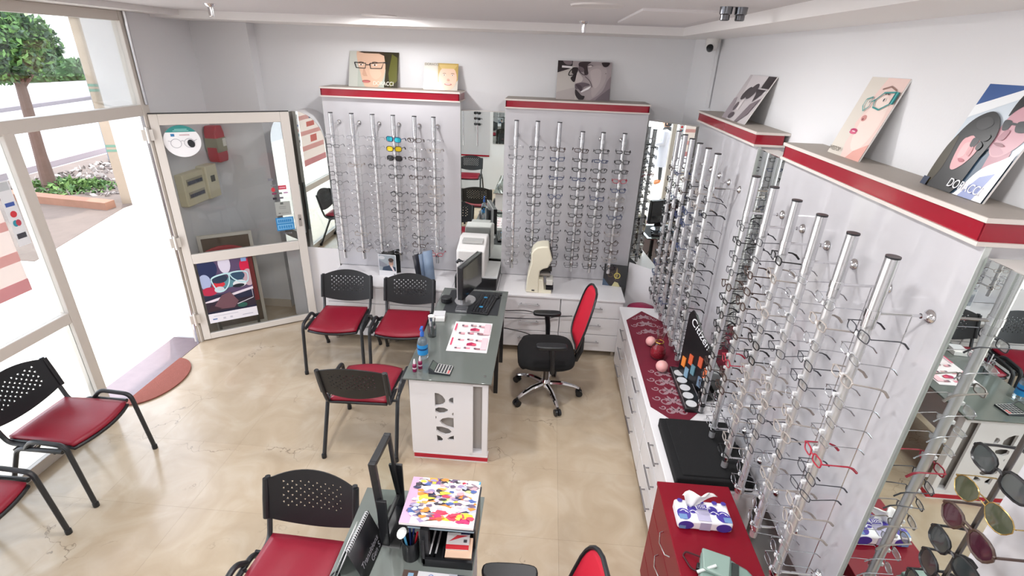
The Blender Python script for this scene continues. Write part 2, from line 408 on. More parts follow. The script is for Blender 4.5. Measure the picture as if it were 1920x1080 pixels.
# movie-like sunglasses advert on the lower pane
L = [('#1c2340', R_), ('#59486a', rc(.0, .45, 1, 1)), ('#1b2a55', ell(.17, .88, .2, .16)), ('#d9d4e6', ell(.52, .93, .12, .16)), ('#a9b6d8', ell(.08, .68, .12, .12)), ('#d01747', ell(.93, .85, .12, .13)),
     ('#b8264a', ell(.13, .52, .16, .07)), ('#c7a9b4', ell(.95, .66, .12, .14)), ('#e6dbe6', [(0, .36), (1, .50), (1, .46), (0, .32)]), ('#2a2032', rc(.0, .18, 1, .34)), ('#5b8e9b', ell(.55, .62, .3, .08)),
     ('#d4303f', ell(.33, .61, .13, .05)), ('#20354f', ell(.36, .70, .17, .07)), ('#2a4a66', ell(.72, .71, .16, .08)), ('#e3e6ea', ell(.75, .58, .14, .06)), ('#15202c', ell(.72, .55, .12, .03)), ('#c8d4dc', ell(.33, .53, .1, .05)),
     ('#bfe3ea', ring([(.21, .70), (.26, .74), (.40, .765), (.55, .765), (.56, .66), (.50, .56), (.40, .50), (.30, .51), (.24, .60)], .024)), ('#bfe3ea', ring([(.60, .77), (.78, .78), (.92, .755), (.945, .68), (.91, .60), (.80, .60), (.68, .65), (.61, .71)], .022)), ('#bfe3ea', stroke([(.54, .765), (.62, .77)], .03)),
     ('#6d4a55', [(.1, .22), (.35, .44), (.52, .47), (.66, .30), (.55, .20)]), ('#3a2430', [(.0, .18), (.1, .30), (.3, .22)]), ('#d9d6df', stroke([(.62, .25), (.97, .32), (.97, .48)], .012)), ('#1f5a50', ell(.72, .22, .1, .04)), ('#7f9fd0', rc(.86, .93, .97, .985)),
     ('#eceaf2', rc(0, 0, 1, .155)), ('#b6b6c6', rc(.1, .105, .6, .112)), ('#5a7bb0', rc(.07, .05, .16, .07)), ('#9a9ab0', rc(.68, .05, .9, .058)), ('#c5c5d2', rc(.28, .04, .33, .07)), ('#c5c5d2', rc(.42, .04, .47, .07))]
o = flatprint('advert_poster', dr, 0.44, 0.655, L, (0.055, -0.004, 0.18)); o['label'] = 'glossy poster of sunglasses held above a car on the lower pane'
box('poster_sheet', M('#dcdce4', 0.4), 0.055, 0.495, -0.0036, -0.0031, 0.18, 0.835, dr)
L = [('#7c7c84', rc(0, .90, .28, 1)), ('#7c7c84', rc(.1, .66, .4, .70)), ('#c73a46', ell(.2, .5, .11, .1)), ('#c62f4a', rc(.5, .48, .95, .66)), ('#e59aa8', rc(.55, .53, .9, .60)), ('#813a5a', rc(.1, .28, .35, .36)), ('#777', rc(.42, .28, .66, .36)), ('#c79ac0', rc(.75, .30, 1, .36)), ('#2f2f38', rc(.1, .05, .32, .15)), ('#6b6470', rc(.42, .07, .7, .15))]
L = [(c if len(c) == 7 else '#777777', p) for c, p in L]
o = flatprint('payment_stickers', dr, 0.16, 0.22, L, (0.80, -0.004, 1.36)); o['label'] = 'small bank card stickers'
o = flatprint('notice_sticker', dr, 0.14, 0.14, [('#a9aca8', R_), ('#5d625e', rc(.35, .8, .55, .95)), ('#7b807c', rc(.25, .62, .7, .65)), ('#7b807c', rc(.25, .5, .7, .53)), ('#555555', rc(.15, .15, .3, .2)), ('#7b807c', rc(.35, .17, .85, .19))], (0.825, -0.004, 1.205))
o = flatprint('open_sticker', dr, 0.165, 0.135, [('#2f86c4', R_), ('#7db9e2', rc(.06, .08, .94, .45)), ('#7db9e2', rc(.06, .55, .94, .92))] + [('#2f86c4', rc(.12 + .13 * k, .15, .21 + .13 * k, .37)) for k in range(6)] + [('#2f86c4', rc(.12 + .11 * k, .63, .20 + .11 * k, .84)) for k in range(7)], (0.81, -0.004, 1.05)); o['label'] = 'blue door sticker'
text('HOYA', 0.03, M('#8f8f98', 0.4), dr, (0.86, -0.004, 1.005))

# things behind the door
t = thing('fire_extinguisher', 'red fire extinguisher unit mounted on the wall behind the glass door', 'extinguisher', (XL, 4.985, 1.66), radians(90))
MB().prism([(-.06, 0), (.07, 0), (.085, .05), (.08, .28), (.055, .35), (-.045, .35), (-.07, .29), (-.075, .05)], -0.14, -0.02, 'y').build('body', M('#b5142a', 0.35), t, bevel=0.012)
MB().box(-.073, .078, -.143, -.02, .10, .235).build('label_band', M('#8d8a72', 0.5), t)
box('label_tag', M('#d8d6cc', 0.5), .02, .07, -.147, -.143, .15, .225, t); box('bracket', BLACKM, -.03, .03, -.02, 0, .05, .3, t)
t = thing('fuse_box', 'cream plastic fuse box with two breaker rows behind the glass door', 'fuse box', (XL, 4.40, 1.34), radians(90))
box('case', M('#d3cbab', 0.5), 0, .31, -.08, 0, 0, .30, t, 0.008); box('side_cover', M('#d8d1b4', 0.5), .315, .49, -.10, 0, .0, .32, t, 0.008)
for z in (.07, .19):
    q = box('breaker_slot', M('#a39c86', 0.5), .04, .27, -.084, -.079, z, z + .06, t)
    for k in range(7): box('breaker', M('#3e4152', 0.4), .05 + k * .03, .075 + k * .03, -.092, -.082, z + .01, z + .04, q)
box('dial', M('#46443c', 0.4), .37, .43, -.104, -.099, .16, .22, t)
a = dr.rotation_euler[2]
def behind(u, off): return (-3.318 + cos(a) * u - sin(a) * off, 4.245 + sin(a) * u + cos(a) * off)
bx, by = behind(0.08, 0.17)
t = thing('picture_frame', 'white framed picture leaning in the corner behind the glass door', 'picture', (bx, by, 0.0), a)
for (x0, x1, z0, z1) in [(.02, .05, 0, 1.04), (.47, .50, 0, 1.04), (.05, .47, 0, .03), (.05, .47, 1.01, 1.04)]: box('frame_bar', M('#c9c5ba', 0.4), x0, x1, -.015, .015, z0, z1, t)
box('picture_sheet', M('#5a4a3c', 0.5, noise=.4, nscale=5), .05, .47, -.003, .008, .03, 1.01, t)
t = thing('folding_stool', 'red round-topped board leaning in front of the framed picture', 'board', (behind(0.08, 0.10)[0], behind(0.08, 0.10)[1], 0.0), a)
MB().prism([(.0, .30), (.46, .30)] + ell(.23, .80, .23, .14, n=14, a0=0, a1=pi), -.015, .015, 'y').build('board', M('#a31c2e', 0.5), t, bevel=.006)
for x in (.04, .40): box('leg', M('#3a342d', 0.5), x, x + .025, -.012, .012, 0, .32, t)

# window poster and stickers on the fixed pane beside the doorway
t = thing('window_poster', 'faded pink and red poster stuck on the shop window beside the doorway', 'poster', (XL + 0.008, 2.10, 1.21), radians(90))
L = [('#e3d3cb', R_), ('#b9565a', rc(.0, .80, .86, 1)), ('#e8bdbb', rc(.0, .66, 1, .72)), ('#7b88a8', rc(.42, .66, .58, .78)), ('#dd8a84', rc(.38, .55, .72, .62)), ('#e8b8b5', rc(.02, .44, 1, .50)), ('#dd8a84', rc(.34, .32, .62, .42)), ('#e8b8b5', rc(.05, .22, 1, .29)), ('#dfa4a8', rc(0, 0, 1, .09))]
o = flatprint('print', t, .74, .94, L, (0, -.001, 0))
for i, (c, _) in enumerate({c: 0 for c, p in L}.items()): o.data.materials[i] = translucent(c)
t = thing('card_sticker', 'strip of small bank card stickers at the edge of the fixed shop window', 'sticker', (XL + 0.008, 2.865, 1.5), radians(90))
flatprint('print', t, .085, .42, [('#eef0f4', R_), ('#c7ccd0', rc(.1, .86, .9, .98)), ('#4a64b0', rc(.15, .62, .85, .68)), ('#d8404a', ell(.5, .5, .25, .05)), ('#3a9ab0', ell(.4, .36, .2, .05)), ('#c04a5a', ell(.62, .36, .2, .05)), ('#4a4a52', rc(.15, .12, .85, .2))], (0, 0, 0))
# door mat
t = tag(MB().prism(ell(0, 0, .32, .36, a0=-pi / 2, a1=pi / 2, n=22), 0.004, .014, 'z').build('door_mat', M('#8e5145', .95, noise=.12, nscale=30, bump=.5, bscale=160), None, (-3.36, 3.52, 0)), 'half-round reddish brown door mat inside the entrance', 'mat')
t.scale = (.80, 1, 1)

# ================================================================== OUTSIDE
struct(box('pavement', M('#d9d2c8', .8, noise=.05, nscale=1.5), -8.6, -3.38, -12, 12, -.2, -.02))
struct(box('street', M('#a9a6a8', .9, noise=.06, nscale=.6), -60, -8.0, -30, 60, -.3, -.055))
struct(MB().prism([(-6.8, 5.9), (-7.55, 8.4), (-7.6, 13), (-11.6, 13), (-11.2, 9.9), (-10.4, 5.9)], -.06, -.012, 'z').build('soil_bed', M('#5b5049', .95, noise=.3, nscale=2.5, bump=.4, bscale=8)))
struct(MB().prism([(-10.6, 8.55), (-7.7, 8.2), (-7.7, 8.42), (-10.6, 8.78)], -.04, .12, 'z').build('planter_kerb', M('#7d5a48', .9, noise=.15)))
struct(MB().prism([(-11.3, 9.2), (-11.9, 13.4), (-12.15, 13.4), (-11.55, 9.2)], -.06, .08, 'z').build('road_kerb', M('#7f7678', .9)))
struct(MB().prism([(-21, 17), (-23.2, 27), (-23.7, 27), (-21.5, 17)], -.06, .1, 'z').build('far_kerb', M('#6a6468', .9)))
struct(MB().prism([(-23.7, 15), (-26.2, 27), (-31, 27), (-28, 15)], -.06, -.045, 'z').build('far_pavement', M('#7e7a80', .9)))
struct(box('garden_wall', M('#eeeeee', .9), -41, -40, 20, 70, -.1, 2.2))
g = thing('gate_pillar', 'cream stone pillar with green tile bands outside the doorway', 'pillar', (-7.62, 9.0, -.05), radians(20))
box('shaft', M('#857868', .8, noise=.12, nscale=5), -.25, .45, -.3, .3, 0, 3.1, g); box('capital', M('#8a7a68', .8), -.29, .49, -.34, .34, 3.1, 3.22, g)
for z in (.98, 1.06, 1.98, 2.06): box('tile_band', M('#4f6f5e', .5), -.254, .454, -.304, .304, z, z + .04, g)
box('upper_wall', M('#a09584', .8), -.25, .45, -.3, .3, 3.22, 5, g)
lp = thing('lamp_post', 'slim dark street lamp post across the road', 'lamp post', (-10.9, 12.2, -.05))
MB().tube([(0, 0, 0), (0, 0, 2.2), (0, 0, 6)], [.06, .045, .04], 10).build('post', M('#5b6a78', .5), lp)
MB().tube([(0, 0, 6), (.5, 0, 6.3), (1.0, 0, 6.3)], .03, 8).build('arm', M('#5b6a78', .5), lp); box('lamp_head', M('#8a8f94', .5), .9, 1.3, -.08, .08, 6.24, 6.34, lp)
def leafcloud(name, mats, parent, fn, n, s0, s1):
    mb = MB()
    for k in range(n):
        c = Vector(fn()); s = random.uniform(s0, s1)
        u = Vector((random.gauss(0, 1), random.gauss(0, 1), random.gauss(0, 1))).normalized(); v = u.cross(Vector((random.gauss(0, 1), random.gauss(0, 1), random.gauss(0, 1)))).normalized()
        mb.add([c - u * s, c + v * s * .45, c + u * s, c - v * s * .45], [(0, 1, 2, 3)], random.choice(mats))
    return mb.build(name, None, parent, smooth=0)
LF = [M('#2c4a28', .6), M('#3f6232', .6), M('#22402a', .6), M('#557a3c', .6)]
tr = thing('street_tree', 'young round-crowned tree in the planting bed outside the doorway', 'tree', (-9.8, 9.33, -.03))
MB().tube([(0, 0, 0), (.03, 0, .7), (.08, 0, 1.4), (.12, 0, 2.0), (.3, 0, 2.6)], [.13, .10, .09, .08, .04], 10).build('trunk', M('#57443b', .9, noise=.2, nscale=9, bump=.5, bscale=30), tr)
for d in ((.5, .3, 2.7), (-.3, .2, 2.7), (.2, -.4, 2.8)): MB().tube([(.12, 0, 1.9), ((.12 + d[0]) / 2, d[1] / 2, 2.2), d], [.05, .04, .02], 8).build('branch', M('#57443b', .9, noise=.2, nscale=9, bump=.5, bscale=30), tr)
def crown():
    while True:
        p = Vector((random.uniform(-1, 1), random.uniform(-1, 1), random.uniform(-1, 1)))
        if .35 < p.length < 1: break
    lump = 1 + .18 * sin(5 * p.x) * cos(4 * p.z)
    return (.22 + p.x * .66 * lump, p.y * .66 * lump, 2.66 + p.z * .64 * lump)
o = leafcloud('crown', LF, tr, crown, 5200, .04, .085); o['kind'] = 'stuff'
GR = [M('#4a6634', .8), M('#38572a', .8), M('#5f7c40', .8)]
def weeds():
    r = random.random() ** .6; q = random.uniform(0, 2 * pi)
    return (-9.6 + r * .95 * cos(q), 9.2 + .3 + r * .6 * sin(q), random.uniform(-.03, .18 * (1.1 - r)))
tag(leafcloud('weeds', GR, None, weeds, 700, .04, .10), 'green weeds growing round the foot of the street tree', 'weeds', kind='stuff')
tag(leafcloud('pebbles', [M('#8d8580', .9), M('#5f5853', .9), M('#b0aaa6', .9)], None, lambda: (random.uniform(-10.8, -7.9), random.uniform(9.0, 12.5), random.uniform(-.01, .03)), 900, .03, .10), 'pale pebbles and litter scattered over the planting bed', 'pebbles', kind='stuff')
hd = leafcloud('hedge', [M('#3c5c32', .8), M('#2f4c28', .8), M('#48683a', .8)], None, lambda: (random.uniform(-37.5, -33.5), random.uniform(33, 50), random.uniform(-.05, 1.25)), 6000, .12, .3)
tag(hd, 'clipped green hedge along the far side of the road', 'hedge', kind='stuff')
struct(MB().box(-37.3, -33.8, 33.2, 49.8, -.1, 1.1).build('hedge_core', M('#2c4424', .9)))

# ================================================================== DISPLAY BOARDS, RODS, GLASSES
def orient(loc, rz): return Matrix.Translation(Vector(loc)) @ Matrix.Rotation(rz, 4, 'Z')
ORD = ['first', 'second', 'third', 'fourth', 'fifth', 'sixth', 'seventh', 'eighth', 'ninth', 'tenth', 'eleventh', 'twelfth', 'thirteenth', 'fourteenth', 'fifteenth']

FR = {'black': M('#141416', .3), 'grey': M('#4a4a50', .35, metal=.6), 'silver': M('#b9b9be', .25, metal=1), 'brown': M('#3d2a22', .35), 'gold': M('#b59a62', .25, metal=1),
      'red': M('#a8283c', .35), 'blue': M('#2b3a63', .35), 'clearish': M('#a39a94', .3)}
ADJ = {'black': 'black acetate', 'grey': 'dark grey metal', 'silver': 'thin silver wire', 'brown': 'dark brown acetate', 'gold': 'thin gold wire', 'red': 'red acetate', 'blue': 'dark blue acetate', 'clearish': 'pale taupe'}
def rim(style, sx):
    n = 14; W, Hh = {'rect': (.026, .0165), 'round': (.0235, .0205), 'cat': (.027, .018), 'slim': (.026, .0125), 'sun': (.031, .0235), 'pilot': (.031, .0255)}[style]
    pts = []
    for i in range(n):
        q = 2 * pi * i / n; c, s_ = cos(q), sin(q); e = {'rect': .55, 'slim': .55, 'round': 1.0, 'cat': .75, 'sun': .7, 'pilot': .85}[style]
        x = W * math.copysign(abs(c) ** e, c); z = Hh * math.copysign(abs(s_) ** e, s_)
        if style == 'cat': z += .004 * (x * sx > 0) * (x / W) * sx
        if style == 'pilot': x *= (.86 if z < 0 else 1.0); z -= .003 * (x * sx / W)
        pts.append((x + sx * (W + .009), z))
    return pts
_g = {}
def glass_meshes(style, colr, lens=None, sc_=1.0):
    key = (style, colr, lens)
    if key in _g: return _g[key]
    thick = {'silver': .0015, 'gold': .0014, 'grey': .0019}.get(colr, .0029)
    if style in ('sun', 'pilot') and colr != 'gold': thick = .0032
    mat = FR[colr]
    def curve(x): return .9 * x * x
    f = MB()
    for sx in (-1, 1):
        f.tube([(x, curve(x), z) for x, z in rim(style, sx)], thick, 5, closed=True)
        xe = sx * .067
        f.tube([(sx * (.060 if style not in ('sun', 'pilot') else .069), curve(.06), .008), (xe if style not in ('sun', 'pilot') else sx * .073, curve(.066), .0085)], thick * 1.1, 5)
    f.tube([(-.010, 0, .003), (0, -.002, .007), (.010, 0, .003)], thick, 5)
    if style == 'pilot': f.tube([(-.012, 0, .016), (.012, 0, .016)], thick, 5)
    fm = f.build('eyeglasses', mat)
    me = fm.data; bpy.data.objects.remove(fm)
    tm = []; lm = []
    for sx in (-1, 1):
        x = sx * (.067 if style not in ('sun', 'pilot') else .073)
        b = MB(); b.tube([(x, curve(.066), .0085), (x, .05, .0085), (x * .98, .095, .007), (x * .96, .113, 0), (x * .94, .132, -.018)], [thick * 1.0, thick, thick * 1.25, thick * 1.7, thick * 1.7], 5)
        o = b.build('temple', mat); tm.append(o.data); bpy.data.objects.remove(o)
        r = rim(style, sx); cx = sum(p[0] for p in r) / len(r); cz = sum(p[1] for p in r) / len(r)
        vs_ = [(cx, curve(cx) - .001, cz)] + [(px, curve(px), pz) for px, pz in r]
        b = MB(); b.add(vs_, [(0, 1 + i, 1 + (i + 1) % len(r)) for i in range(len(r))])
        o = b.build('lens', lens or LENS, smooth=60); lm.append(o.data); bpy.data.objects.remove(o)
    _g[key] = (me, tm, lm)
    return _g[key]
def put_glasses(mat4, style, colr, label, group, lens=None, cat='glasses', name='eyeglasses', scale=1.0, tilt=True):
    me, tm, lm = glass_meshes(style, colr, lens)
    r = link(name, me)
    jit = Matrix.Rotation(random.gauss(0, .07), 4, 'Z') @ Matrix.Rotation(random.gauss(0, .04), 4, 'Y') @ Matrix.Rotation(random.gauss(-.04, .03), 4, 'X') if tilt else Matrix()
    mw = mat4 @ jit
    r.location = mw.translation; r.rotation_euler = mw.to_euler(); r.scale = (scale,) * 3
    tag(r, label, cat, group)
    for q in tm: link('temple', q, r)
    for q in lm: link('lens', q, r)
    return r
def stuff_glasses(lst):
    mb = MB()
    for mat4, style, colr in lst:
        for q in [glass_meshes(style, colr)[0]] + glass_meshes(style, colr)[1]:
            mb.add([mat4 @ v.co for v in q.vertices], [tuple(p.vertices) for p in q.polygons], FR[colr])
    return mb.build('eyeglasses_rows', None)

_rod = {}
RODM = M('#dcdcde', .28, metal=.75); RODT = M('#d4d4d6', .22, metal=.9)
def display(name, label, loc, rz, width, ztop, band, z0, rods, fl_z, fb_z, rod_top, rod_bot, depth, endR=False):
    """white board with a red-edged top shelf and steel rods; local x right, faces -y"""
    t = thing(name, label, 'display board', loc, rz)
    W = width / 2
    box('board', GLOSSW, -W, W, 0, .018, z0, band - .012, t)
    box('edge_strip', M('#c3c8c5', .4), -W - .003, -W, 0, .018, z0, band - .012, t); box('edge_strip', M('#c3c8c5', .4), W, W + .003, 0, .018, z0, band - .012, t)
    box('carcass', LAM, -W + .02, W - .02, .018, depth, z0, band - .012, t)
    s = box('shelf', M('#d6cec8', .5), -W - .005, W + .005, -.03, depth, ztop - .014, ztop, t)
    box('shelf_surface', SHELFTOP, -W - .003, W + .003, -.027, depth - .002, ztop, ztop + .0015, s)
    box('shelf_floor', M('#d6cec8', .5), -W - .005, W + .005, -.03, depth, band - .012, band, t)
    b = box('red_band', GLOSSRED, -W + .004, W - .004, -.022, -.014, band, ztop - .014, t)
    box('band_return', GLOSSRED, W - .01, W - .002, -.022, depth - .03, band, ztop - .014, b); box('band_return', GLOSSRED, -W + .002, -W + .01, -.022, depth - .03, band, ztop - .014, b)
    for i, (xr, zt, zb) in enumerate(rods):
        key = (round(zt, 3), round(zb, 3), round(fl_z, 3), round(fb_z, 3))
        if key not in _rod:
            d = {}
            o = MB().tube([(0, 0, zt - .24), (0, 0, zt)], .0205, 14).build('x', RODT); d['rod'] = o.data
            o2 = MB().tube([(0, 0, zb), (0, 0, zt - .24)], .0170, 12).build('x', RODM); d['core'] = o2.data
            o3 = MB().tube([(0, 0, zt), (0, 0, zt + .006)], .0215, 14).build('x', BLACKM); d['cap'] = o3.data
            mb = MB()
            for zf in (fl_z, fb_z):
                pass
            st = MB(); st.tube([(0, 0, 0), (0, .165, 0)], .0052, 8); st.lathe([(.022, 0), (.022, .004), (.012, .012), (.009, .024)], 14)
            # flange turned onto the board: rebuild with rotation
            st = MB(); st.tube([(0, 0, 0), (0, .16, 0)], .0055, 8); st.tube([(0, .15, 0), (0, .163, 0), (0, .172, 0), (0, .178, 0)], [.009, .010, .022, .024], 14); st.tube([(0, 0, -.014), (0, 0, .014)], .023, 14)
            o4 = st.build('x', CHROME); d['st'] = o4.data
            o5 = MB().tube([(0, .125, fb_z), (0, .125, fl_z)], .0018, 6).build('x', STEEL); d['lock'] = o5.data
            pg = MB()
            k = 0
            for k in range(15):
                z = fl_z - .075 - k * (fl_z - .075 - fb_z - .02) / 14
                pg.box(-.006, .006, -.028, -.012, z - .009, z + .004)
            o6 = pg.build('x', M('#d9d9da', .25)); d['peg'] = o6.data
            for q in (o, o2, o3, o4, o5, o6): bpy.data.objects.remove(q)
            _rod[key] = d
        d = _rod[key]
        r = link('rod', d['core'], t, (xr, -.18, 0))
        link('upper_tube', d['rod'], r); link('end_cap', d['cap'], r); link('locking_wire', d['lock'], r); link('peg_strip', d['peg'], r)['kind'] = 'stuff'
        link('standoff', d['st'], r, (0, 0, fl_z)); link('standoff', d['st'], r, (0, 0, fb_z))
    return t
PAL1 = ['silver', 'silver', 'grey', 'clearish', 'grey', 'silver']; PAL2 = ['black', 'black', 'brown', 'black', 'grey', 'blue', 'black']
STY = ['rect', 'rect', 'slim', 'rect', 'round', 'cat', 'slim']
def fill(mw, rods, n, ztop, zbot, pal, where, group, special=None, stuff_rods=(), skip=()):
    rest = []
    for i, (xr, zt, zb) in enumerate(rods):
        p = pal[i] if isinstance(pal[0], list) else pal
        for k in range(n):
            if (i, k) in skip: continue
            z = ztop - (ztop - zbot) * k / (n - 1)
            mt = mw @ Matrix.Translation(Vector((xr, -.206, z)))
            style = random.choice(STY); c = random.choice(p)
            if i in stuff_rods: rest.append((mt, style, c)); continue
            if special and (i, k) in special:
                s_, c_, lab, ln = special[(i, k)]
                put_glasses(mt, s_, c_, lab, group, ln, 'sunglasses' if ln else 'glasses', 'sunglasses' if ln else 'eyeglasses'); continue
            lab = '%s glasses frame, %s from top, %s rod from left, %s' % (ADJ[c], ORD[k], ORD[i], where)
            put_glasses(mt, style, c, lab, group)
    return rest
def lensmat(c, rough=.05, metal=.0): return M(c, rough, metal, coat=.3)

# back wall, left board
D1 = (-1.467, 4.9, 0); rods1 = [(x + 1.467, 2.21, .80) for x in (-1.978, -1.783, -1.59, -1.40, -1.205, -1.03)]
display('display_board', 'left white glasses display board on the back wall', D1, 0, 1.30, 2.42, 2.345, .65, rods1, 2.11, .885, 2.21, .80, .298)
PALL = [['silver', 'silver', 'grey'], ['silver', 'silver', 'clearish'], ['silver', 'grey', 'silver'], ['silver', 'grey', 'black'], ['grey', 'silver', 'brown'], ['silver', 'clearish', 'silver', 'grey']]
sp = {(3, 0): ('sun', 'blue', 'sunglasses with mirrored turquoise lenses hanging high on the back-left display', lensmat('#2bb3c4', .08, .6)),
      (3, 1): ('sun', 'black', 'sunglasses with mirrored yellow lenses hanging below the turquoise pair', lensmat('#e0c020', .08, .6)),
      (3, 2): ('sun', 'black', 'black sunglasses hanging below the yellow mirrored pair', lensmat('#1a1416', .1)),
      (4, 11): ('rect', 'black', 'black rectangular glasses frame low on the fifth rod, back-left display', None), (5, 13): ('rect', 'red', 'red glasses frame at the bottom of the right-hand rod, back-left display', None)}
fill(orient(D1, 0), rods1, 14, 2.005, .90, PALL, 'back-left white display', 'glasses on the back-left display', sp)
# back wall, right board
D2 = (.2545, 4.9, 0); rods2 = [(x - .2545, zt, zb) for x, zt, zb in ((-.277, 2.215, .80), (-.088, 2.215, .84), (.107, 2.215, .80), (.317, 2.145, .80), (.500, 2.145, .80), (.690, 2.145, .80))]
display('display_board', 'right-hand white glasses display board on the back wall', D2, 0, 1.30, 2.385, 2.315, .65, rods2, 2.065, .885, 2.2, .8, .298)
sp2 = {(5, 3): ('cat', 'red', 'pinkish red glasses frame high on the right-hand rod, back-right display', None)}
fill(orient(D2, 0), rods2, 14, 1.985, .86, [['silver', 'grey', 'silver'], ['grey', 'grey', 'black'], PAL2, PAL2, PAL2, PAL2 + ['clearish']], 'back-right white display', 'glasses on the back-right display', sp2, skip=((1, 13),))
# right wall, far board (B)
DB = (1.26, 3.845, 0); rodsB = [(3.845 - y, 2.225, .70) for y in (4.40, 4.19, 3.975, 3.76, 3.545, 3.335)]
display('display_board', 'far white glasses display board on the right wall, beside the corner mirror', DB, -pi / 2, 1.30, 2.385, 2.315, .65, rodsB, 2.01, .76, 2.2, .7, .168)
rest = fill(orient(DB, -pi / 2), rodsB, 13, 1.93, .78, [PAL2, PAL2, PAL1 + PAL2, PAL1 + PAL2, PAL1, ['silver', 'grey', 'black', 'grey']], 'far right-wall display', 'glasses on the far right-wall display', stuff_rods=(0, 1))
tag(stuff_glasses(rest), 'crowded glasses frames on the rods beside the corner mirror', 'glasses', kind='stuff')
# right wall, near board (C)
DC = (1.26, 2.125, 0); rodsC = [(2.125 - y, 2.225, .74) for y in (2.675, 2.44, 2.20, 1.98, 1.757, 1.53)]
display('display_board', 'large near white glasses display board on the right wall', DC, -pi / 2, 1.35, 2.385, 2.315, .65, rodsC, 2.035, .80, 2.2, .7, .168)
PC = [['black', 'grey', 'black', 'brown', 'grey'], ['black', 'grey', 'brown', 'silver'], ['silver', 'grey', 'clearish', 'black'], ['silver', 'clearish', 'grey', 'silver'], ['silver', 'grey', 'clearish', 'silver'], ['silver', 'silver', 'grey', 'clearish']]
spc = {(1, 8): ('round', 'red', 'red round glasses frame midway down the second rod of the near right-wall display', None), (5, 6): ('rect', 'red', 'rose pink glasses frame on the rod nearest the camera, right wall', None)}
fill(orient(DC, -pi / 2), rodsC, 14, 1.965, .83, PC, 'near right-wall display', 'glasses on the near right-wall display', spc)
# right wall, nearest board (D) with sunglasses, mostly out of frame
DD = (1.26, .42, 0); rodD = [(.42 - .945, 2.225, .9)]
tD = thing('sunglasses_board', 'white sunglasses display board at the right edge', 'display board', DD, -pi / 2)
box('board', GLOSSW, -.655, .7, 0, .018, .65, 2.3, tD); box('carcass', LAM, -.63, .68, .018, .165, .65, 2.3, tD); box('shelf', M('#d6cec8', .5), -.66, .705, -.03, .165, 2.37, 2.385, tD)
b = box('red_band', GLOSSRED, -.65, .70, -.022, .16, 2.315, 2.37, tD)
for xx in (-.525, -.30): 
    r = MB().tube([(xx, -.18, .9), (xx, -.18, 2.2)], .006, 10).build('rod', DARKSTEEL, tD)
    for z in (1.2, 2.1): MB().tube([(xx, -.18, z), (xx, 0, z)], .005, 8).build('standoff', STEEL, r)
mD = orient(DD, -pi / 2)
SG = [(1.93, 'sun', 'black', '#3c4040', 'large black sunglasses, topmost in the right foreground'), (1.835, 'pilot', 'gold', '#3f4233', 'gold rimmed sunglasses with a yellow glint, below the large black pair'),
      (1.745, 'pilot', 'brown', '#3a1c26', 'burgundy lens sunglasses in the right foreground'), (1.66, 'sun', 'black', '#2b2f30', 'black sunglasses below the burgundy pair'), (1.575, 'sun', 'black', '#2a2326', 'black sunglasses second from the bottom edge of the picture, right foreground'), (1.49, 'sun', 'black', '#222426', 'lowest black sunglasses on the right foreground rod')]
for z, st_, c_, lc, lab in SG:
    put_glasses(mD @ Matrix.Translation(Vector((-.525, -.195, z))), st_, c_, lab, 'sunglasses on the nearest rack', lensmat(lc, .06), 'sunglasses', 'sunglasses', 1.12)

# mirrors
def mirror(name, label, loc, rz, w0, w1, z0, z1, th=.006):
    t = thing(name, label, 'mirror', loc, rz)
    box('mirror_glass', MIRROR, w0, w1, 0, th, z0, z1, t); box('backing', M('#cfcdc9', .6), w0, w1, th, th + .10, z0, z1, t)
    return t
mirror('wall_mirror', 'tall narrow mirror between the two back wall display boards', (0, 4.915, 0), 0, -.812, -.400, .70, 2.26)
mirror('wall_mirror', 'narrow mirror between the two right wall display boards', (1.27, 0, 0), -pi / 2, -3.188, -2.805, .66, 2.29, .006)
mirror('wall_mirror', 'mirror beside the sunglasses rack reflecting the desk', (1.27, 0, 0), -pi / 2, -1.444, -1.08, .66, 2.27, .006)
aC = radians(-41.5)
lenC = .455
mirror('wall_mirror', 'angled corner mirror reflecting the entrance', (.912, 4.86, 0), aC, 0.0, lenC, .88, 2.25, .006)
tc = thing('corner_partition', 'white slanted panel under the corner mirror', 'panel', (.912, 4.86, 0), aC)
box('panel', LAM, 0, lenC, .002, .02, .03, .88, tc)
# arched mirror left of the left board
t = thing('arched_mirror', 'round-topped mirror between the glass door and the left display board', 'mirror', (0, 4.905, 0))
prof = [(-2.13, .82)] + [p for p in ell(-2.41, 1.90, .27, .29, n=20, a0=radians(5), a1=radians(180)) if p[0] < -2.131 ] + [(-2.68, .82)]
MB().prism(prof, 0, .006, 'y').build('mirror_glass', MIRROR, t); MB().prism(prof, .006, .294, 'y').build('backing', WALL, t)
t = thing('mirror_plinth', 'low white wall panel under the round-topped mirror', 'panel', (0, 4.9, 0)); box('panel', LAM, -2.70, -2.125, 0, .29, 0, .82, t)

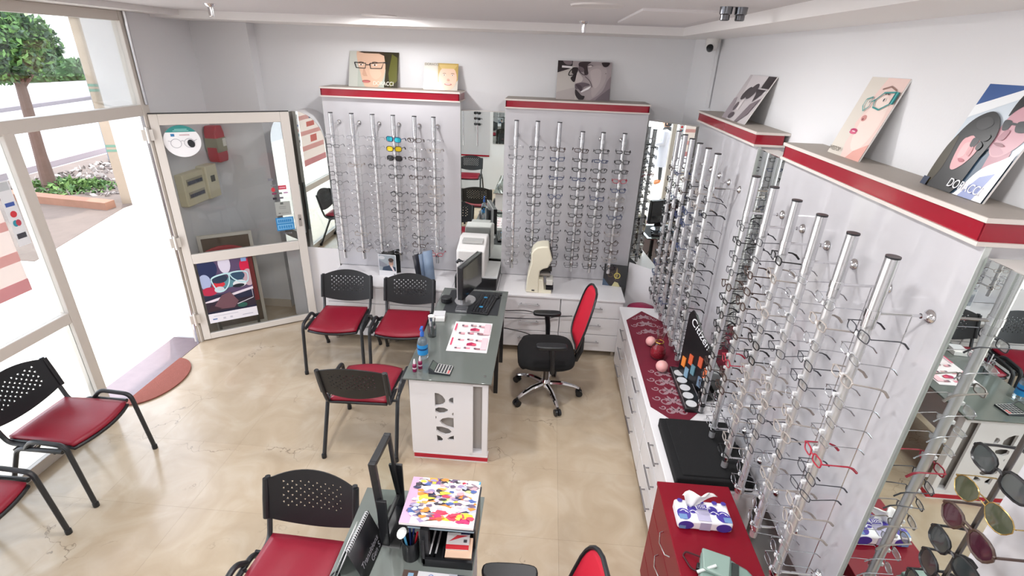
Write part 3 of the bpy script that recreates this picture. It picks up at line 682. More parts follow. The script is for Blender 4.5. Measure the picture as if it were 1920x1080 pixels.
# ================================================================== CABINETS AND WORKTOPS
HANDLE = M('#a9a7a9', .3, metal=1)
def drawer_unit(label, loc, rz, wd, dp, zt, rows, n=3, group=None, toe=.07, hl=.20, mat=LAM, name='drawer_cabinet'):
    """local x right along the front, faces -y, front plane at y=0"""
    t = thing(name, label, 'cabinet', loc, rz, group)
    box('carcass', mat, 0, wd, .018, dp, toe, zt, t)
    for (lx, ly) in ((.04, .05), (wd - .04, .05), (.04, dp - .05), (wd - .04, dp - .05)): MB().cyl((lx, ly, 0), (lx, ly, toe), .018, 10).build('foot', STEEL, t)
    hh = (zt - toe) / rows
    for k in range(rows):
        z0 = toe + k * hh + .004; z1 = toe + (k + 1) * hh - .004
        d = box('drawer', mat, .004, wd - .004, 0, .017, z0, z1, t, .002)
        zc = (z0 + z1) / 2 + .02
        MB().cyl((wd / 2 - hl / 2, -.028, zc), (wd / 2 + hl / 2, -.028, zc), .006, 8).cyl((wd / 2 - hl / 2 + .02, -.028, zc), (wd / 2 - hl / 2 + .02, 0, zc), .005, 6).cyl((wd / 2 + hl / 2 - .02, -.028, zc), (wd / 2 + hl / 2 - .02, 0, zc), .005, 6).build('handle', HANDLE, d)
    return t
G = 'low white drawer cabinets along the walls'
drawer_unit('white drawer cabinet under the back-right display, next to the desk', (-.37, 4.42, 0), 0, .60, .46, .63, 3, group=G)
drawer_unit('white drawer cabinet under the back-right display, behind the office chair', (.235, 4.42, 0), 0, .60, .46, .63, 3, group=G)
tag(box('worktop', LAM, -.385, .842, 4.405, 4.895, .63, .65, None, .003), 'white worktop carrying the lens meter', 'worktop')
drawer_unit('white drawer cabinet behind the left visitor chair at the back', (-2.09, 4.42, 0), 0, .62, .46, .63, 3, group=G)
drawer_unit('white drawer cabinet behind the right visitor chair at the back', (-1.465, 4.42, 0), 0, .62, .46, .63, 3, group=G)
tag(box('worktop', LAM, -2.10, -.84, 4.405, 4.895, .63, .65, None, .003), 'white worktop under the left display carrying the photo card', 'worktop')
drawer_unit('white cabinet under the printer', (-.838, 4.42, 0), 0, .45, .46, .63, 2, group=G)
drawer_unit('white drawer cabinet by the right wall, far end under the red runner', (.785, 4.28, 0), -pi / 2, .73, .46, .63, 3, group=G)
drawer_unit('white drawer cabinet by the right wall, middle one', (.785, 3.545, 0), -pi / 2, .73, .46, .63, 3, group=G)
drawer_unit('white drawer cabinet by the right wall, under the black box', (.785, 2.81, 0), -pi / 2, .71, .46, .63, 3, group=G)
tag(box('worktop', LAM, .770, 1.258, 2.10, 4.29, .63, .65, None, .003), 'long white worktop along the right wall', 'worktop')
REDCAB = M('#7c051c', .42, noise=.03, spec=.3)
t = thing('red_cabinet', 'red drawer cabinet with chrome arc handles beside the right wall', 'cabinet', (.70, 2.065, 0), -pi / 2)
box('carcass', REDCAB, 0, .95, .016, .365, .02, .70, t); box('top', REDCAB, -.004, .954, -.004, .369, .70, .722, t, .003)
for k in range(4):
    z0 = .03 + k * .168
    d = box('drawer', REDCAB, .004, .946, 0, .015, z0, z0 + .162, t, .002)
    xh = .30
    MB().tube([(xh - .07, 0, z0 + .09), (xh - .06, -.02, z0 + .09), (xh, -.034, z0 + .09), (xh + .06, -.02, z0 + .09), (xh + .07, 0, z0 + .09)], .004, 8).build('handle', CHROME, d)

# ================================================================== VISITOR CHAIRS
def arc_pts(pts, n=5):
    """round the corners of a polyline"""
    P = [Vector(p) for p in pts]; out = [P[0]]
    for i in range(1, len(P) - 1):
        a, b, c = P[i - 1], P[i], P[i + 1]
        r = min(.05, (b - a).length * .45, (c - b).length * .45)
        p0 = b + (a - b).normalized() * r; p2 = b + (c - b).normalized() * r
        for k in range(n + 1):
            q = k / n; out.append(p0 * (1 - q) ** 2 + b * 2 * q * (1 - q) + p2 * q * q)
    out.append(P[-1])
    return out
def make_chair():
    t = thing('visitor_chair', 'x', 'chair', (0, 0, 0))
    FRM = M('#25272a', .38)
    for s in (-1, 1):
        x = s * .262
        MB().tube(arc_pts([(x * 1.02, -.285, 0.01), (x, -.235, .49), (x, -.02, .505), (x * .98, .04, .44)]), .0148, 10).build('leg', FRM, t)['label'] = 'front leg with raised side loop'
        MB().tube(arc_pts([(x * .98, -.20, .435), (x * .98, .10, .435), (x * 1.02, .285, 0.01)]), .0148, 10).build('leg', FRM, t)
        for yy in (-.285, .285): MB().lathe([(.018, 0), (.018, .03), (.0155, .034)], 10, (x * 1.02, yy, 0)).build('foot_cap', BLACKM, t)
        MB().tube(arc_pts([(s * .215, .0, .425), (s * .22, .19, .43), (s * .225, .235, .56), (s * .228, .285, .77)]), .014, 8).build('back_post', FRM, t)
        MB().tube([(s * .21, .0, .44), (s * .262, .0, .44)], .008, 8).build('bracket', CHROME, t)
    MB().tube([(-.26, -.14, .42), (.26, -.14, .42)], .010, 8).tube([(-.26, .12, .42), (.26, .12, .42)], .010, 8).build('cross_bar', FRM, t)
    # seat: shaped pad over a black shell
    def seat(nx, ny, sc_, zf):
        vs_ = []
        for j in range(ny + 1):
            v = j / ny
            for i in range(nx + 1):
                u = i / nx * 2 - 1
                y = -.235 + .43 * v; hw = (.215 - .015 * v) * sc_
                if v < .001 or True: y -= (1 - v) * .045 * (1 - u * u)
                rd = max(0, abs(u) - .0)
                vs_.append((u * hw, (y + .02) * sc_ - .02, zf(u, v)))
        return vs_, [(j * (nx + 1) + i, j * (nx + 1) + i + 1, (j + 1) * (nx + 1) + i + 1, (j + 1) * (nx + 1) + i) for j in range(ny) for i in range(nx)]
    zf = lambda u, v: .462 + .012 * (1 - u ** 4) * (1 - (2 * v - 1) ** 6) - .012 * (1 - v) ** 4 - .010 * math.exp(-(u * 2.2) ** 2) * sin(pi * v)
    v_, f_ = seat(14, 14, 1.0, zf)
    o = MB().add(v_, f_).build('seat', REDSEAT, t, solid=.024, smooth=60)
    v_, f_ = seat(12, 12, 1.035, lambda u, v: .442 - .012 * (1 - v) ** 4)
    MB().add(v_, f_).build('seat_shell', BLACKP, t, solid=.014, smooth=60)
    # perforated back
    W = .238
    outer = [(-W, .555), (-W, .755)] + [(x, .755 + .055 * (1 - (x / W) ** 2)) for x in [-W + W * 2 * i / 16 for i in range(1, 16)]] + [(W, .755), (W, .555)] + [(x, .555 - .042 * (1 - (x / W) ** 2)) for x in [W - W * 2 * i / 16 for i in range(1, 16)]]
    holes = []
    for r in range(8):
        for c in range(8 if r % 2 == 0 else 7):
            x = -.150 + .043 * c + (.0215 if r % 2 else 0); z = .745 - r * .0185
            q = (r * 5 + c * 3) % 4 * pi / 2; s_ = .0092
            holes.append([(x + s_ * cos(q + k * 2 * pi / 3), z + s_ * sin(q + k * 2 * pi / 3)) for k in range(3)])
    extra = [(x, z) for x in [-.22 + .04 * i for i in range(12)] for z in (.54, .575, .595, .775)]
    V, F = cdt_fill(outer, holes, extra)
    bend = lambda x, z: (x, .205 + (z - .5) * .27 + .028 * (1 - (x / W) ** 2), z)
    plate(V, F, bend, lambda x, z: Vector((.056 * x / W / W, 1, -.27)).normalized(), .008).build('backrest', BLACKP, t, smooth=50)
    for s in (-1, 1):
        MB().tube([bend(s * .235, .552), bend(s * .235, .66), bend(s * .235, .762)], [.017, .018, .016], 10).build('back_sleeve', BLACKP, t)
    return t
proto = make_chair()
G = 'black visitor chairs with red seats'
CH = [((-3.045, 2.465, 0), pi / 2, 'black perforated-back chair with red seat by the shop window, whole one'),
      ((-3.045, 1.725, 0), pi / 2, 'black chair with red seat cut off by the left picture edge'),
      ((-1.825, 4.085, 0), radians(3), 'black chair with red seat next to the glass door'),
      ((-1.215, 4.085, 0), radians(2), 'black chair with red seat between the far chair and the desk'),
      ((-1.235, 3.07, 0), pi + radians(2), 'black chair with red seat seen from behind at the near desk end'),
      ((-1.085, 1.55, 0), radians(-2), 'black chair with red seat in the foreground beside the second desk'),
      ((-1.55, -.55, 0), pi, 'black chair with red seat in front of the front wall, seen in the mirror')]
for i, (loc, rz, lab) in enumerate(CH):
    o = proto if i == 0 else copy_tree(proto)
    o.location = loc; o.rotation_euler = (0, 0, rz); tag(o, lab, 'chair', G)

# ================================================================== OFFICE CHAIRS
def office_chair(label, loc, rz):
    """faces -y before rotation"""
    t = thing('office_chair', label, 'office chair', loc, rz, 'red mesh office chairs')
    b = MB().lathe([(.045, .10), (.045, .15), (.03, .17)], 16).build('hub', CHROME, t)
    for k in range(5):
        q = 2 * pi * k / 5 + .3; d = Vector((cos(q), sin(q), 0))
        MB().tube([d * .03 + Vector((0, 0, .125)), d * .15 + Vector((0, 0, .125)), d * .25 + Vector((0, 0, .10)), d * .30 + Vector((0, 0, .075))], [.024, .022, .018, .014], 8).build('base_arm', CHROME, t)
        c = d * .305; sd = Vector((-d.y, d.x, 0))
        ca = MB()
        for s in (-1, 1): ca.tube([c + sd * s * .006 + Vector((0, 0, .03)), c + sd * s * .026 + Vector((0, 0, .03))], .03, 14)
        ca.tube([c + Vector((0, 0, .03)), c + Vector((0, 0, .085))], .009, 8); ca.build('castor', BLACKM, t)
    MB().cyl((0, 0, .15), (0, 0, .36), .024, 14).build('gas_lift', DARKSTEEL, t)
    MB().box(-.12, .12, -.10, .14, .36, .395).build('mechanism', BLACKM, t, bevel=.01)
    # padded seat
    prof = ell(0, 0, 1, 1, n=32); vs_ = []; rings = [(.90, .395), (.99, .415), (1.0, .445), (.95, .475), (.7, .488), (.3, .484)]
    for (k, z) in rings:
        for (c, s_) in prof:
            x = .255 * k * math.copysign(abs(c) ** .55, c); y = .245 * k * math.copysign(abs(s_) ** .55, s_); vs_.append((x, y - .015, z - (.02 if y < -.2 else 0)))
    n = 32; fs = [(i * n + j, i * n + (j + 1) % n, (i + 1) * n + (j + 1) % n, (i + 1) * n + j) for i in range(len(rings) - 1) for j in range(n)] + [tuple(range(n))[::-1], tuple((len(rings) - 1) * n + j for j in range(n))]
    MB().add(vs_, fs).build('seat', BLACKF, t, smooth=70)
    # mesh back on a black frame
    def bp(u, z): return (u, .225 + (z - .5) * .20 + .03 * sin((z - .5) * 4.4) - .045 * (u / .22) ** 2, z)
    out = []
    for i in range(28):
        q = 2 * pi * i / 28; c, s_ = cos(q), sin(q)
        out.append((.22 * math.copysign(abs(c) ** .5, c) * (1 - .10 * max(0, s_)), .785 + .265 * math.copysign(abs(s_) ** .6, s_)))
    MB().tube([bp(u, z) for u, z in out], .0095, 8, closed=True).build('back_frame', BLACKM, t)
    ext = [(x, z) for x in [-.16 + .04 * i for i in range(9)] for z in [.58 + .05 * i for i in range(9)]]
    V, F = cdt_fill(out, [], ext)
    MB().add([bp(u, z) for u, z in V], F).build('back_mesh', M('#cc1030', .6, bump=.3, bscale=500), t, solid=.004, smooth=60)
    MB().tube([(0, .12, .375), (0, .25, .385), (0, .275, .47), (0, .285, .60)], [.03, .03, .032, .02], 8).build('back_support', BLACKM, t)
    for s in (-1, 1):
        a_ = MB().tube([(s * .20, .02, .40), (s * .285, .02, .42), (s * .29, .015, .54), (s * .285, .0, .655)], [.016, .02, .022, .024], 8).build('arm_post', BLACKP, t)
        MB().prism([(s * .285 + .042 * math.copysign(abs(c) ** .5, c), .0 + .125 * math.copysign(abs(s_) ** .7, s_)) for c, s_ in ell(0, 0, 1, 1, n=20)], .652, .682, 'z').build('arm_pad', BLACKP, a_, bevel=.008)
    return t
oc = office_chair('red mesh-back office chair on chrome castor base behind the far desk', (.12, 3.74, 0), -pi / 2 + radians(4))
office_chair('red mesh-back office chair cut off at the bottom picture edge', (-.035, 1.225, 0), -pi / 2 + radians(2))

# ================================================================== DESKS
DESKG = M('#626864', .08, coat=.5); DESKE = M('#5c7370', .15)
t = thing('desk', 'long white desk with grey-green glass top in the middle of the shop', 'desk', (0, 0, 0))
box('glass_top', DESKG, -.877, -.27, 2.815, 4.30, .716, .728, t, .002)
box('red_underlay', M('#9b1a34', .4), -.85, -.295, 2.845, 4.27, .704, .716, t)
# end panel facing the camera, pierced with a pebble pattern
def PB(px, py): return (-.845 + (px - 838) * .00092, .06 + (900 - py) * .00106)
cut = [([(1030, 392), (1060, 395), (1090, 412), (1110, 440), (1108, 465), (1090, 485), (1060, 495), (1030, 497)]), ([(1030, 520), (1055, 508), (1100, 508), (1130, 520), (1125, 540), (1095, 556), (1060, 560), (1030, 545)]),
       ([(1172, 420), (1150, 425), (1135, 442), (1142, 462), (1172, 476)]), ([(1172, 540), (1160, 552), (1163, 568), (1172, 573)]), ([(1032, 578), (1041, 592), (1032, 605)]),
       ([(1172, 588), (1130, 586), (1085, 598), (1062, 620), (1080, 645), (1120, 668), (1172, 680)]), ([(1035, 670), (1080, 668), (1130, 680), (1156, 705), (1140, 728), (1105, 738), (1065, 725), (1035, 705)]),
       ([(1036, 742), (1065, 752), (1086, 775), (1075, 797), (1040, 800)]), ([(1172, 738), (1145, 748), (1118, 768), (1135, 780), (1172, 780)])]
holes = [[PB(*p) for p in h] for h in cut]
x1p = PB(1322, 0)[0]
V, F = cdt_fill([(-.845, .06), (x1p, .06), (x1p, .695), (-.845, .695)], holes)
MB().add([(x, 2.858, z) for x, z in V], F).build('end_panel', LAM, t, solid=.016, smooth=0)['label'] = 'white sliding panel pierced with pebble shapes'
box('inner_panel', M('#a9a4a0', .35), -.84, -.30, 2.90, 2.905, .06, .695, t)
box('side_post', LAM, -.335, -.295, 2.850, 2.90, .06, .70, t); box('top_track', LAM, x1p - .02, -.335, 2.850, 2.89, .675, .70, t); box('bottom_track', LAM, x1p - .02, -.335, 2.850, 2.90, .055, .085, t)
box('red_plinth', M('#b5132f', .35), -.835, -.29, 2.848, 2.91, .012, .048, t); box('plinth_base', LAM, -.835, -.29, 2.85, 2.91, .0, .012, t); box('plinth_cap', LAM, -.84, -.29, 2.848, 2.91, .048, .06, t)
box('modesty_panel', LAM, -.845, -.825, 2.87, 4.25, .06, .70, t); box('far_pedestal', LAM, -.82, -.52, 3.85, 4.25, .0, .70, t)
for y in (3.70, 4.2): box('leg', BLACKM, -.335, -.300, y, y + .035, .0, .704, t)
for (x, y) in ((-.31, 2.9), (-.31, 3.83)): pass
MB().cyl((-.325, 2.90, .728), (-.325, 2.90, .7305), .011, 12).build('stud', STEEL, t); MB().cyl((-.33, 4.2, .728), (-.33, 4.2, .7305), .011, 12).build('stud', STEEL, t)
t2 = thing('desk', 'desk with pale green glass top at the bottom edge', 'desk', (0, 0, 0))
box('glass_top', M('#747b77', .08, coat=.5), -.80, -.20, .55, 1.862, .716, .728, t2, .002)
box('red_underlay', M('#9b1a34', .4), -.775, -.225, .58, 1.835, .704, .716, t2); box('end_panel', LAM, -.77, -.23, 1.81, 1.83, .02, .704, t2); box('end_panel', LAM, -.77, -.23, .60, .62, .02, .704, t2); box('modesty_panel', LAM, -.77, -.75, .62, 1.81, .05, .704, t2)
box('red_plinth', M('#b5132f', .35), -.77, -.23, 1.808, 1.834, .0, .045, t2)

# ---------------------------------------------------------------- things on the long desk
DZ = .7285
t = thing('monitor', 'black flat monitor seen edge-on at the far end of the desk', 'monitor', (-.60, 4.03, DZ), radians(74))
box('screen_shell', BLACKM, -.21, .21, -.03, .012, .11, .41, t, .006); box('screen', M('#222428', .15, coat=.3), -.195, .195, -.032, -.029, .125, .395, t)
box('silver_rim', M('#b8b8ba', .3, metal=.6), -.212, .212, .012, .02, .108, .412, t)
box('stand_column', M('#a9aaad', .3, metal=.7), -.03, .03, .05, .075, .01, .38, t, .004); box('rear_cover', BLACKM, -.075, .075, .02, .05, .05, .36, t, .004)
MB().tube([(0, .062, .37), (0, .10, .385), (0, .12, .36)], .014, 8).build('cable_hook', BLACKM, t)
MB().prism(ell(0, .04, .11, .09, n=24), 0, .012, 'z').build('stand_base', M('#b8b8ba', .25, metal=.7), t)
tag(box('desk_mat', M('#2b2d31', .7), -.80, -.325, 3.80, 4.26, DZ, DZ + .002), 'dark grey desk mat under the keyboard', 'desk mat')
t = thing('keyboard', 'black keyboard with blue marks in front of the monitor', 'keyboard', (-.455, 3.985, DZ + .002), radians(82))
box('case', BLACKM, -.19, .19, -.075, .075, 0, .018, t, .004)
kt = box('key', M('#2c2e33', .5), -.0075, .0075, -.0065, .0065, .018, .024, t); kt.location = (-.17, -.05, 0)
for r in range(5):
    for c in range(18):
        if r == 0 and c == 0: continue
        link('key', kt.data, t, (-.17 + c * .02, -.05 + r * .025, 0))
for (x, y) in ((-.09, .01), (.10, .02)): MB().prism(ell(x, y, .014, .018), .024, .0252, 'z').build('blue_mark', M('#3d9bd0', .5), t)
t = thing('computer_mouse', 'black computer mouse on the desk mat', 'mouse', (-.372, 4.165, DZ + .002), .2)
MB().lathe([(.034, 0), (.036, .012), (.03, .026), (.012, .034), (.002, .035)], 18, sy=1.6).build('body', BLACKM, t); MB().cyl((-.002, -.03, .031), (.002, -.03, .031), .006, 10).build('wheel', M('#55585c', .4), t)
t = thing('price_sheet', 'white leaflet printed with pink packaging pictures lying on the desk', 'leaflet', (-.652, 3.195, DZ), 0)
t.rotation_euler = (0, 0, radians(.5))
box('sheet', M('#efe9ea', .5), 0, .305, 0, .455, 0, .002, t)
L = [('#f2ecee', R_)]
for gy in (.05, .52):
    for i, (x, y, c) in enumerate([(.22, .02, '#e2a4ad'), (.45, .03, '#d98f9c'), (.70, .02, '#9a6a72'), (.25, .28, '#e2a4ad'), (.48, .30, '#caa'), (.70, .28, '#e5b0b8')]):
        c = c if len(c) == 7 else '#ccaaaa'
        L += [(c, rc(x, gy + y, x + .12, gy + y + .055)), ('#6a5560', rc(x - .04, gy + y + .01, x + .02, gy + y + .06))]
    L += [('#b02a55', [(.46, gy + .13), (.68, gy + .13), (.70, gy + .20), (.57, gy + .24), (.46, gy + .20)]), ('#e5566e', rc(.60, gy + .14, .70, gy + .19)), ('#d6476a', rc(.05, gy + .12, .09, gy + .36)), ('#efc4cb', rc(.82, gy + .02, .97, gy + .40)), ('#f3dde1', rc(.15, gy + .10, .80, gy + .115))]
flatprint('print', t, .305, .455, L, (0, 0, .002), (-pi / 2, 0, 0))
t = thing('sanitizer_bottle', 'clear bottle of blue-labelled spray on the desk edge', 'bottle', (-.80, 3.09, DZ))
MB().lathe([(.036, 0), (.038, .01), (.038, .13), (.03, .155), (.013, .17), (.013, .18)], 20).build('bottle', M('#cfdfe6', .1, trans=.85), t)
MB().lathe([(.0385, .035), (.0385, .115)], 20).build('blue_label', M('#2f8fd0', .4), t); MB().lathe([(.0387, .075), (.0387, .088)], 20).build('label_text_band', M('#1d3f74', .4), t)
MB().lathe([(.015, .178), (.015, .205), (.009, .215), (.008, .24)], 14).build('cap', M('#2a62b8', .35), t); MB().box(-.008, .008, -.035, .010, .238, .252).build('spray_head', M('#2a62b8', .35), t)
for (x, y, lab) in ((-.815, 2.905, 'small burgundy dropper bottle nearer the desk corner'), (-.785, 2.945, 'small burgundy dropper bottle behind its twin')):
    t = thing('dropper_bottle', lab, 'bottle', (x, y, DZ), 0, 'dropper bottles')
    MB().lathe([(.014, 0), (.015, .003), (.015, .055), (.008, .062)], 14).build('body', M('#7d1648', .35), t); MB().lathe([(.0152, .025), (.0152, .034)], 14).build('label_band', M('#d8c8d2', .5), t)
    MB().lathe([(.008, .06), (.009, .075), (.004, .098)], 12).build('nozzle', M('#e6dfe4', .4), t)
t = thing('calculator', 'grey desk calculator with tilted display', 'calculator', (-.635, 2.935, DZ), radians(-4))
MB().prism([(-.075, 0), (.075, 0), (.075, .012), (-.035, .018), (-.075, .045)], -.055, .055, 'y').build('case', M('#33363a', .4), t)
MB().prism([(-.033, .0180), (.073, .0122), (.073, .0140), (-.033, .0199)], -.051, .051, 'y').build('key_plate', M('#c9c9c6', .35), t)
MB().prism([(-.070, .0418), (-.040, .0215), (-.0385, .0232), (-.0685, .0437)], -.044, .044, 'y').build('display_window', M('#59625c', .1), t)
for r in range(5):
    for c in range(5):
        z = .0190 - r * .0011
        box('key', M('#c25a5a', .5) if (r, c) in ((4, 0), (4, 1)) else M('#2b2d32', .5), -.028 + r * .0205, -.014 + r * .0205, -.047 + c * .0195, -.033 + c * .0195, z - .003, z + .003, t)
t = thing('pen_holder', 'clear pen holder with pens behind the spray bottle', 'pen holder', (-.80, 3.40, DZ))
MB().lathe([(.034, 0), (.036, .10), (.033, .10), (.031, .006), (.001, .006)], 18).build('cup', ACRYL, t)
for k, (dx, dy, c) in enumerate(((.012, .0, '#15161a'), (-.012, .01, '#d8d8da'), (.0, -.014, '#b9b9bd'), (-.006, .016, '#22305c'))): MB().tube([(dx * .6, dy * .6, .008), (dx * 2.2, dy * 2.2, .16 - .01 * k)], .004, 6).build('pen', M(c, .4), t)
t = thing('card_box', 'small white card box with a round white tag on the desk', 'box', (-.80, 3.66, DZ), .1)
box('box', WPLAST, -.05, .05, -.03, .05, 0, .035, t, .003); box('cards', M('#cfcfd2', .6), -.045, .05, .0, .08, .035, .045, t); MB().lathe([(.001, 0), (.026, .001), (.026, .004), (.001, .005)], 20, (-.06, -.02, .045)).build('round_tag', M('#fbfbfb', .4), t)
t = thing('stapler_stand', 'black desk accessory beside the monitor base', 'desk accessory', (-.80, 4.0, DZ + .002)); MB().prism(ell(0, 0, .05, .045), 0, .05, 'z').build('body', BLACKM, t, bevel=.008)
t = thing('eyeglass_parts_tray', 'metal small-parts holder under the monitor', 'tray', (-.645, 3.855, DZ + .002)); box('tray', M('#9a9b9e', .3, metal=.7), -.045, .055, -.05, .05, 0, .02, t, .003)
for k in range(5): box('slot', M('#5b5c60', .4), -.04, .05, -.042 + k * .018, -.034 + k * .018, .02, .024, t)
# cables between desk and chair side
for k, pts in enumerate(([(-.29, 4.25, .55), (-.1, 4.38, .50), (.15, 4.39, .44), (.35, 4.38, .47)], [(-.29, 4.2, .50), (-.1, 4.36, .42), (.1, 4.38, .42), (.2, 4.39, .45)], [(-.29, 4.15, .42), (-.1, 4.30, .30), (.12, 4.36, .18)])):
    tag(MB().tube(arc_pts(pts), .0045, 6).build('cable', BLACKM), 'black cable running from the desk behind the office chair, ' + ('upper', 'middle', 'lower')[k] + ' one', 'cable', 'black desk cables')

# ---------------------------------------------------------------- things on the back worktops
tag(box('printer_shelf', LAM, -.838, -.388, 4.405, 4.895, .63, .65, None, .003), 'white worktop piece under the printer', 'worktop')
t = thing('laser_printer', 'white printer with a stepped paper tray standing on a black unit', 'printer', (-.60, 4.66, .65))
box('black_base', BLACKM, -.21, .20, -.20, .20, 0, .13, t, .01); box('paper_tray', M('#cfd0cf', .4), .06, .205, -.20, .22, .13, .145, t)
MB().prism([(-.20, .13), (.19, .13), (.21, .40), (.16, .46), (.02, .47), (-.05, .44), (-.20, .40)], -.19, .08, 'x').build('body', WPLAST, t, bevel=.012)
box('output_well', M('#b5b4b2', .5), -.15, .05, -.10, .10, .44, .462, t); box('front_panel', M('#dcdad8', .4), -.17, .06, -.215, -.195, .14, .40, t, .006)
t = thing('lens_meter', 'cream lens meter with a dark slanted screen on the back worktop', 'lens meter', (0, 0, 0))
def LM(a, b): px = 960 + a / 9.82; py = 450 + b / 9.82; return (-.115 + (px - 985.5) * .0050, .652 + (550 - py) * .0053)
MB().prism([LM(*p) for p in [(250, 980), (265, 700), (300, 540), (330, 420), (320, 250), (350, 180), (420, 120), (520, 95), (640, 90), (720, 330), (650, 490), (560, 520), (500, 560), (490, 700), (500, 990)]], 4.47, 4.66, 'y').build('body', CREAM, t, bevel=.012)
MB().prism([LM(*p) for p in [(490, 990), (740, 990), (740, 920), (600, 920), (570, 720), (490, 720)]], 4.475, 4.655, 'y').build('foot', CREAM, t, bevel=.006)
a0, b0 = LM(655, 140); a1, b1 = LM(712, 310)
MB().add([(a0 + .002, 4.49, b0), (a0 + .002, 4.64, b0), (a1 + .004, 4.64, b1), (a1 + .004, 4.49, b1)], [(0, 1, 2, 3)]).build('screen', M('#3b3638', .15), t, solid=.008)
q = LM(560, 560); box('lens_arm', M('#2a2725', .4), q[0] - .02, q[0] + .085, 4.53, 4.60, q[1] - .02, q[1] + .01, t, .004)
q = LM(560, 660); box('lens_rest', M('#8d8780', .4), q[0] - .04, q[0] + .07, 4.52, 4.61, q[1] - .012, q[1] + .012, t, .004)
MB().lathe([(.012, 0), (.004, .03)], 10, (LM(690, 650)[0], 4.56, LM(690, 650)[1])).build('cone', BLACKM, t)
q = LM(690, 790); box('paper_unit', M('#d6d3cb', .4), q[0] - .03, q[0] + .035, 4.48, 4.62, q[1] - .02, q[1] + .035, t, .006)
q = LM(700, 880); box('dark_slot', BLACKM, q[0] - .035, q[0] + .037, 4.478, 4.60, q[1] - .018, q[1] + .012, t)
q = LM(390, 935); box('switch', BLACKM, q[0] - .014, q[0] + .014, 4.466, 4.472, q[1] - .005, q[1] + .006, t)
t = thing('photo_card', 'folded white card with a portrait of a man, on the left worktop', 'card', (-1.62, 4.66, .65), radians(-4))
box('front_sheet', M('#e6e6ea', .5), 0, .185, -.001, .001, 0, .235, t)
flatprint('print', t, .185, .235, [('#9fa6ac', rc(.03, .26, .97, .98)), ('#c9c9cc', ell(.2, .85, .18, .08)), ('#8b8d95', [(.03, .75), (.5, .55), (.4, .4), (.03, .45)]), ('#39475a', [(.2, .27), (.25, .42), (.6, .52), (.95, .45), (.97, .27)]), ('#b58f80', ell(.72, .63, .13, .15)), ('#4a3c38', ell(.72, .77, .15, .09)), ('#d8b8a8', rc(.66, .45, .8, .55)), ('#e8d8dc', [(.66, .48), (.8, .46), (.9, .27), (.8, .27)]), ('#555555', stroke([(.62, .68), (.84, .66)], .025)), ('#8a8a90', ell(.88, .12, .04, .03))], (0, -.0012, 0))
bk_ = MB(); bk_.add([(0, .0, 0), (0, .0, .235), (.185, .12, .262), (.185, .12, .0)], [(0, 1, 2, 3)]); bk_.build('back_flap', M('#101012', .5), t, solid=.002)
for k, (dx, h_, c, lab) in enumerate(((0, .25, '#2f3038', 'dark standing brochure leaning on the left display'), (.06, .27, '#71829a', 'blue-grey standing brochure next to the dark one'), (.10, .31, '#8295ae', 'taller blue-grey standing brochure at the right'))):
    t = thing('brochure', lab, 'brochure', (-1.215 + dx, 4.60 - .02 * k, .65), radians(60 - 10 * k), 'standing brochures')
    MB().add([(0, 0, 0), (.10, 0, 0), (.10, .05, h_), (0, .05, h_)], [(0, 1, 2, 3)]).build('sheet', M(c, .4, noise=.2, nscale=12), t, solid=.006)
t = thing('photo_stand', 'dark photo stand showing a face with yellow-lit glasses', 'photo', (.655, 4.765, .65), radians(-8))
t.rotation_euler = (radians(-14), 0, radians(-8))
box('board', M('#121214', .4), 0, .235, 0, .012, 0, .22, t)
flatprint('print', t, .235, .22, [('#14161a', R_), ('#3b5068', [(.0, .0), (.0, .35), (.3, .0)]), ('#2a2022', ell(.45, .5, .28, .4)), ('#8b7a4a', [(.55, .9), (.62, .5), (.52, .3), (.5, .6)]), ('#d8c85a', stroke(ell(.58, .5, .12, .12) + [(.70, .5)], .03)), ('#6b5a3a', stroke(ell(.30, .52, .11, .1) + [(.41, .52)], .02)), ('#b9b184', [(.4, .0), (.5, .22), (.65, .18), (.75, .0)])], (0, 0, 0))
tag(MB().lathe([(.001, .40), (.14, .41), (.16, .48), (.14, .56), (.06, .60), (.001, .605)], 18).build('red_bag', M('#8c1d46', .55, noise=.25, nscale=9, bump=.5, bscale=14), None, (1.02, 4.455, 0)), 'crumpled crimson bag stuffed behind the corner of the worktops', 'bag')
tag(box('corner_stand', LAM, .87, 1.17, 4.32, 4.55, 0, .40), 'low white box in the corner under the crimson bag', 'box')

# ---------------------------------------------------------------- things on the right worktop
RUN = M('#6a1028', .7, noise=.1, nscale=20)
t = thing('table_runner', 'burgundy table runner with a silver damask pattern', 'table runner', (0, 0, .6505))
MB().prism([(.80, 4.02), (.965, 4.215), (1.13, 4.02), (1.13, 2.80), (.965, 2.62), (.80, 2.80)], 0, .003, 'z').build('cloth', RUN, t)
L = []
def leafpoly(x, y, l_, a_, w_): 
    return [(x + cos(a_) * l_ * u - sin(a_) * w_ * sin(pi * u) * s_, y + sin(a_) * l_ * u + cos(a_) * w_ * sin(pi * u) * s_) for s_ in (1, -1) for u in ([0, .25, .5, .75] if s_ == 1 else [1, .75, .5, .25])]
dm = MB()
def strip(pts, wd, z):
    n_ = len(pts); poly = stroke(pts, wd); L_ = poly[:n_]; R2 = poly[n_:][::-1]
    dm.add([(a_, b_, z) for a_, b_ in L_] + [(a_, b_, z) for a_, b_ in R2], [(i_, i_ + 1, n_ + i_ + 1, n_ + i_) for i_ in range(n_ - 1)])
def scroll(x, y, r0, a0, turn, s_):
    strip([(x + s_ * r0 * (1 - .055 * k_) * cos(a0 + turn * k_ / 14 * 2 * pi), y + r0 * (1 - .055 * k_) * sin(a0 + turn * k_ / 14 * 2 * pi)) for k_ in range(15)], .009, .0036)
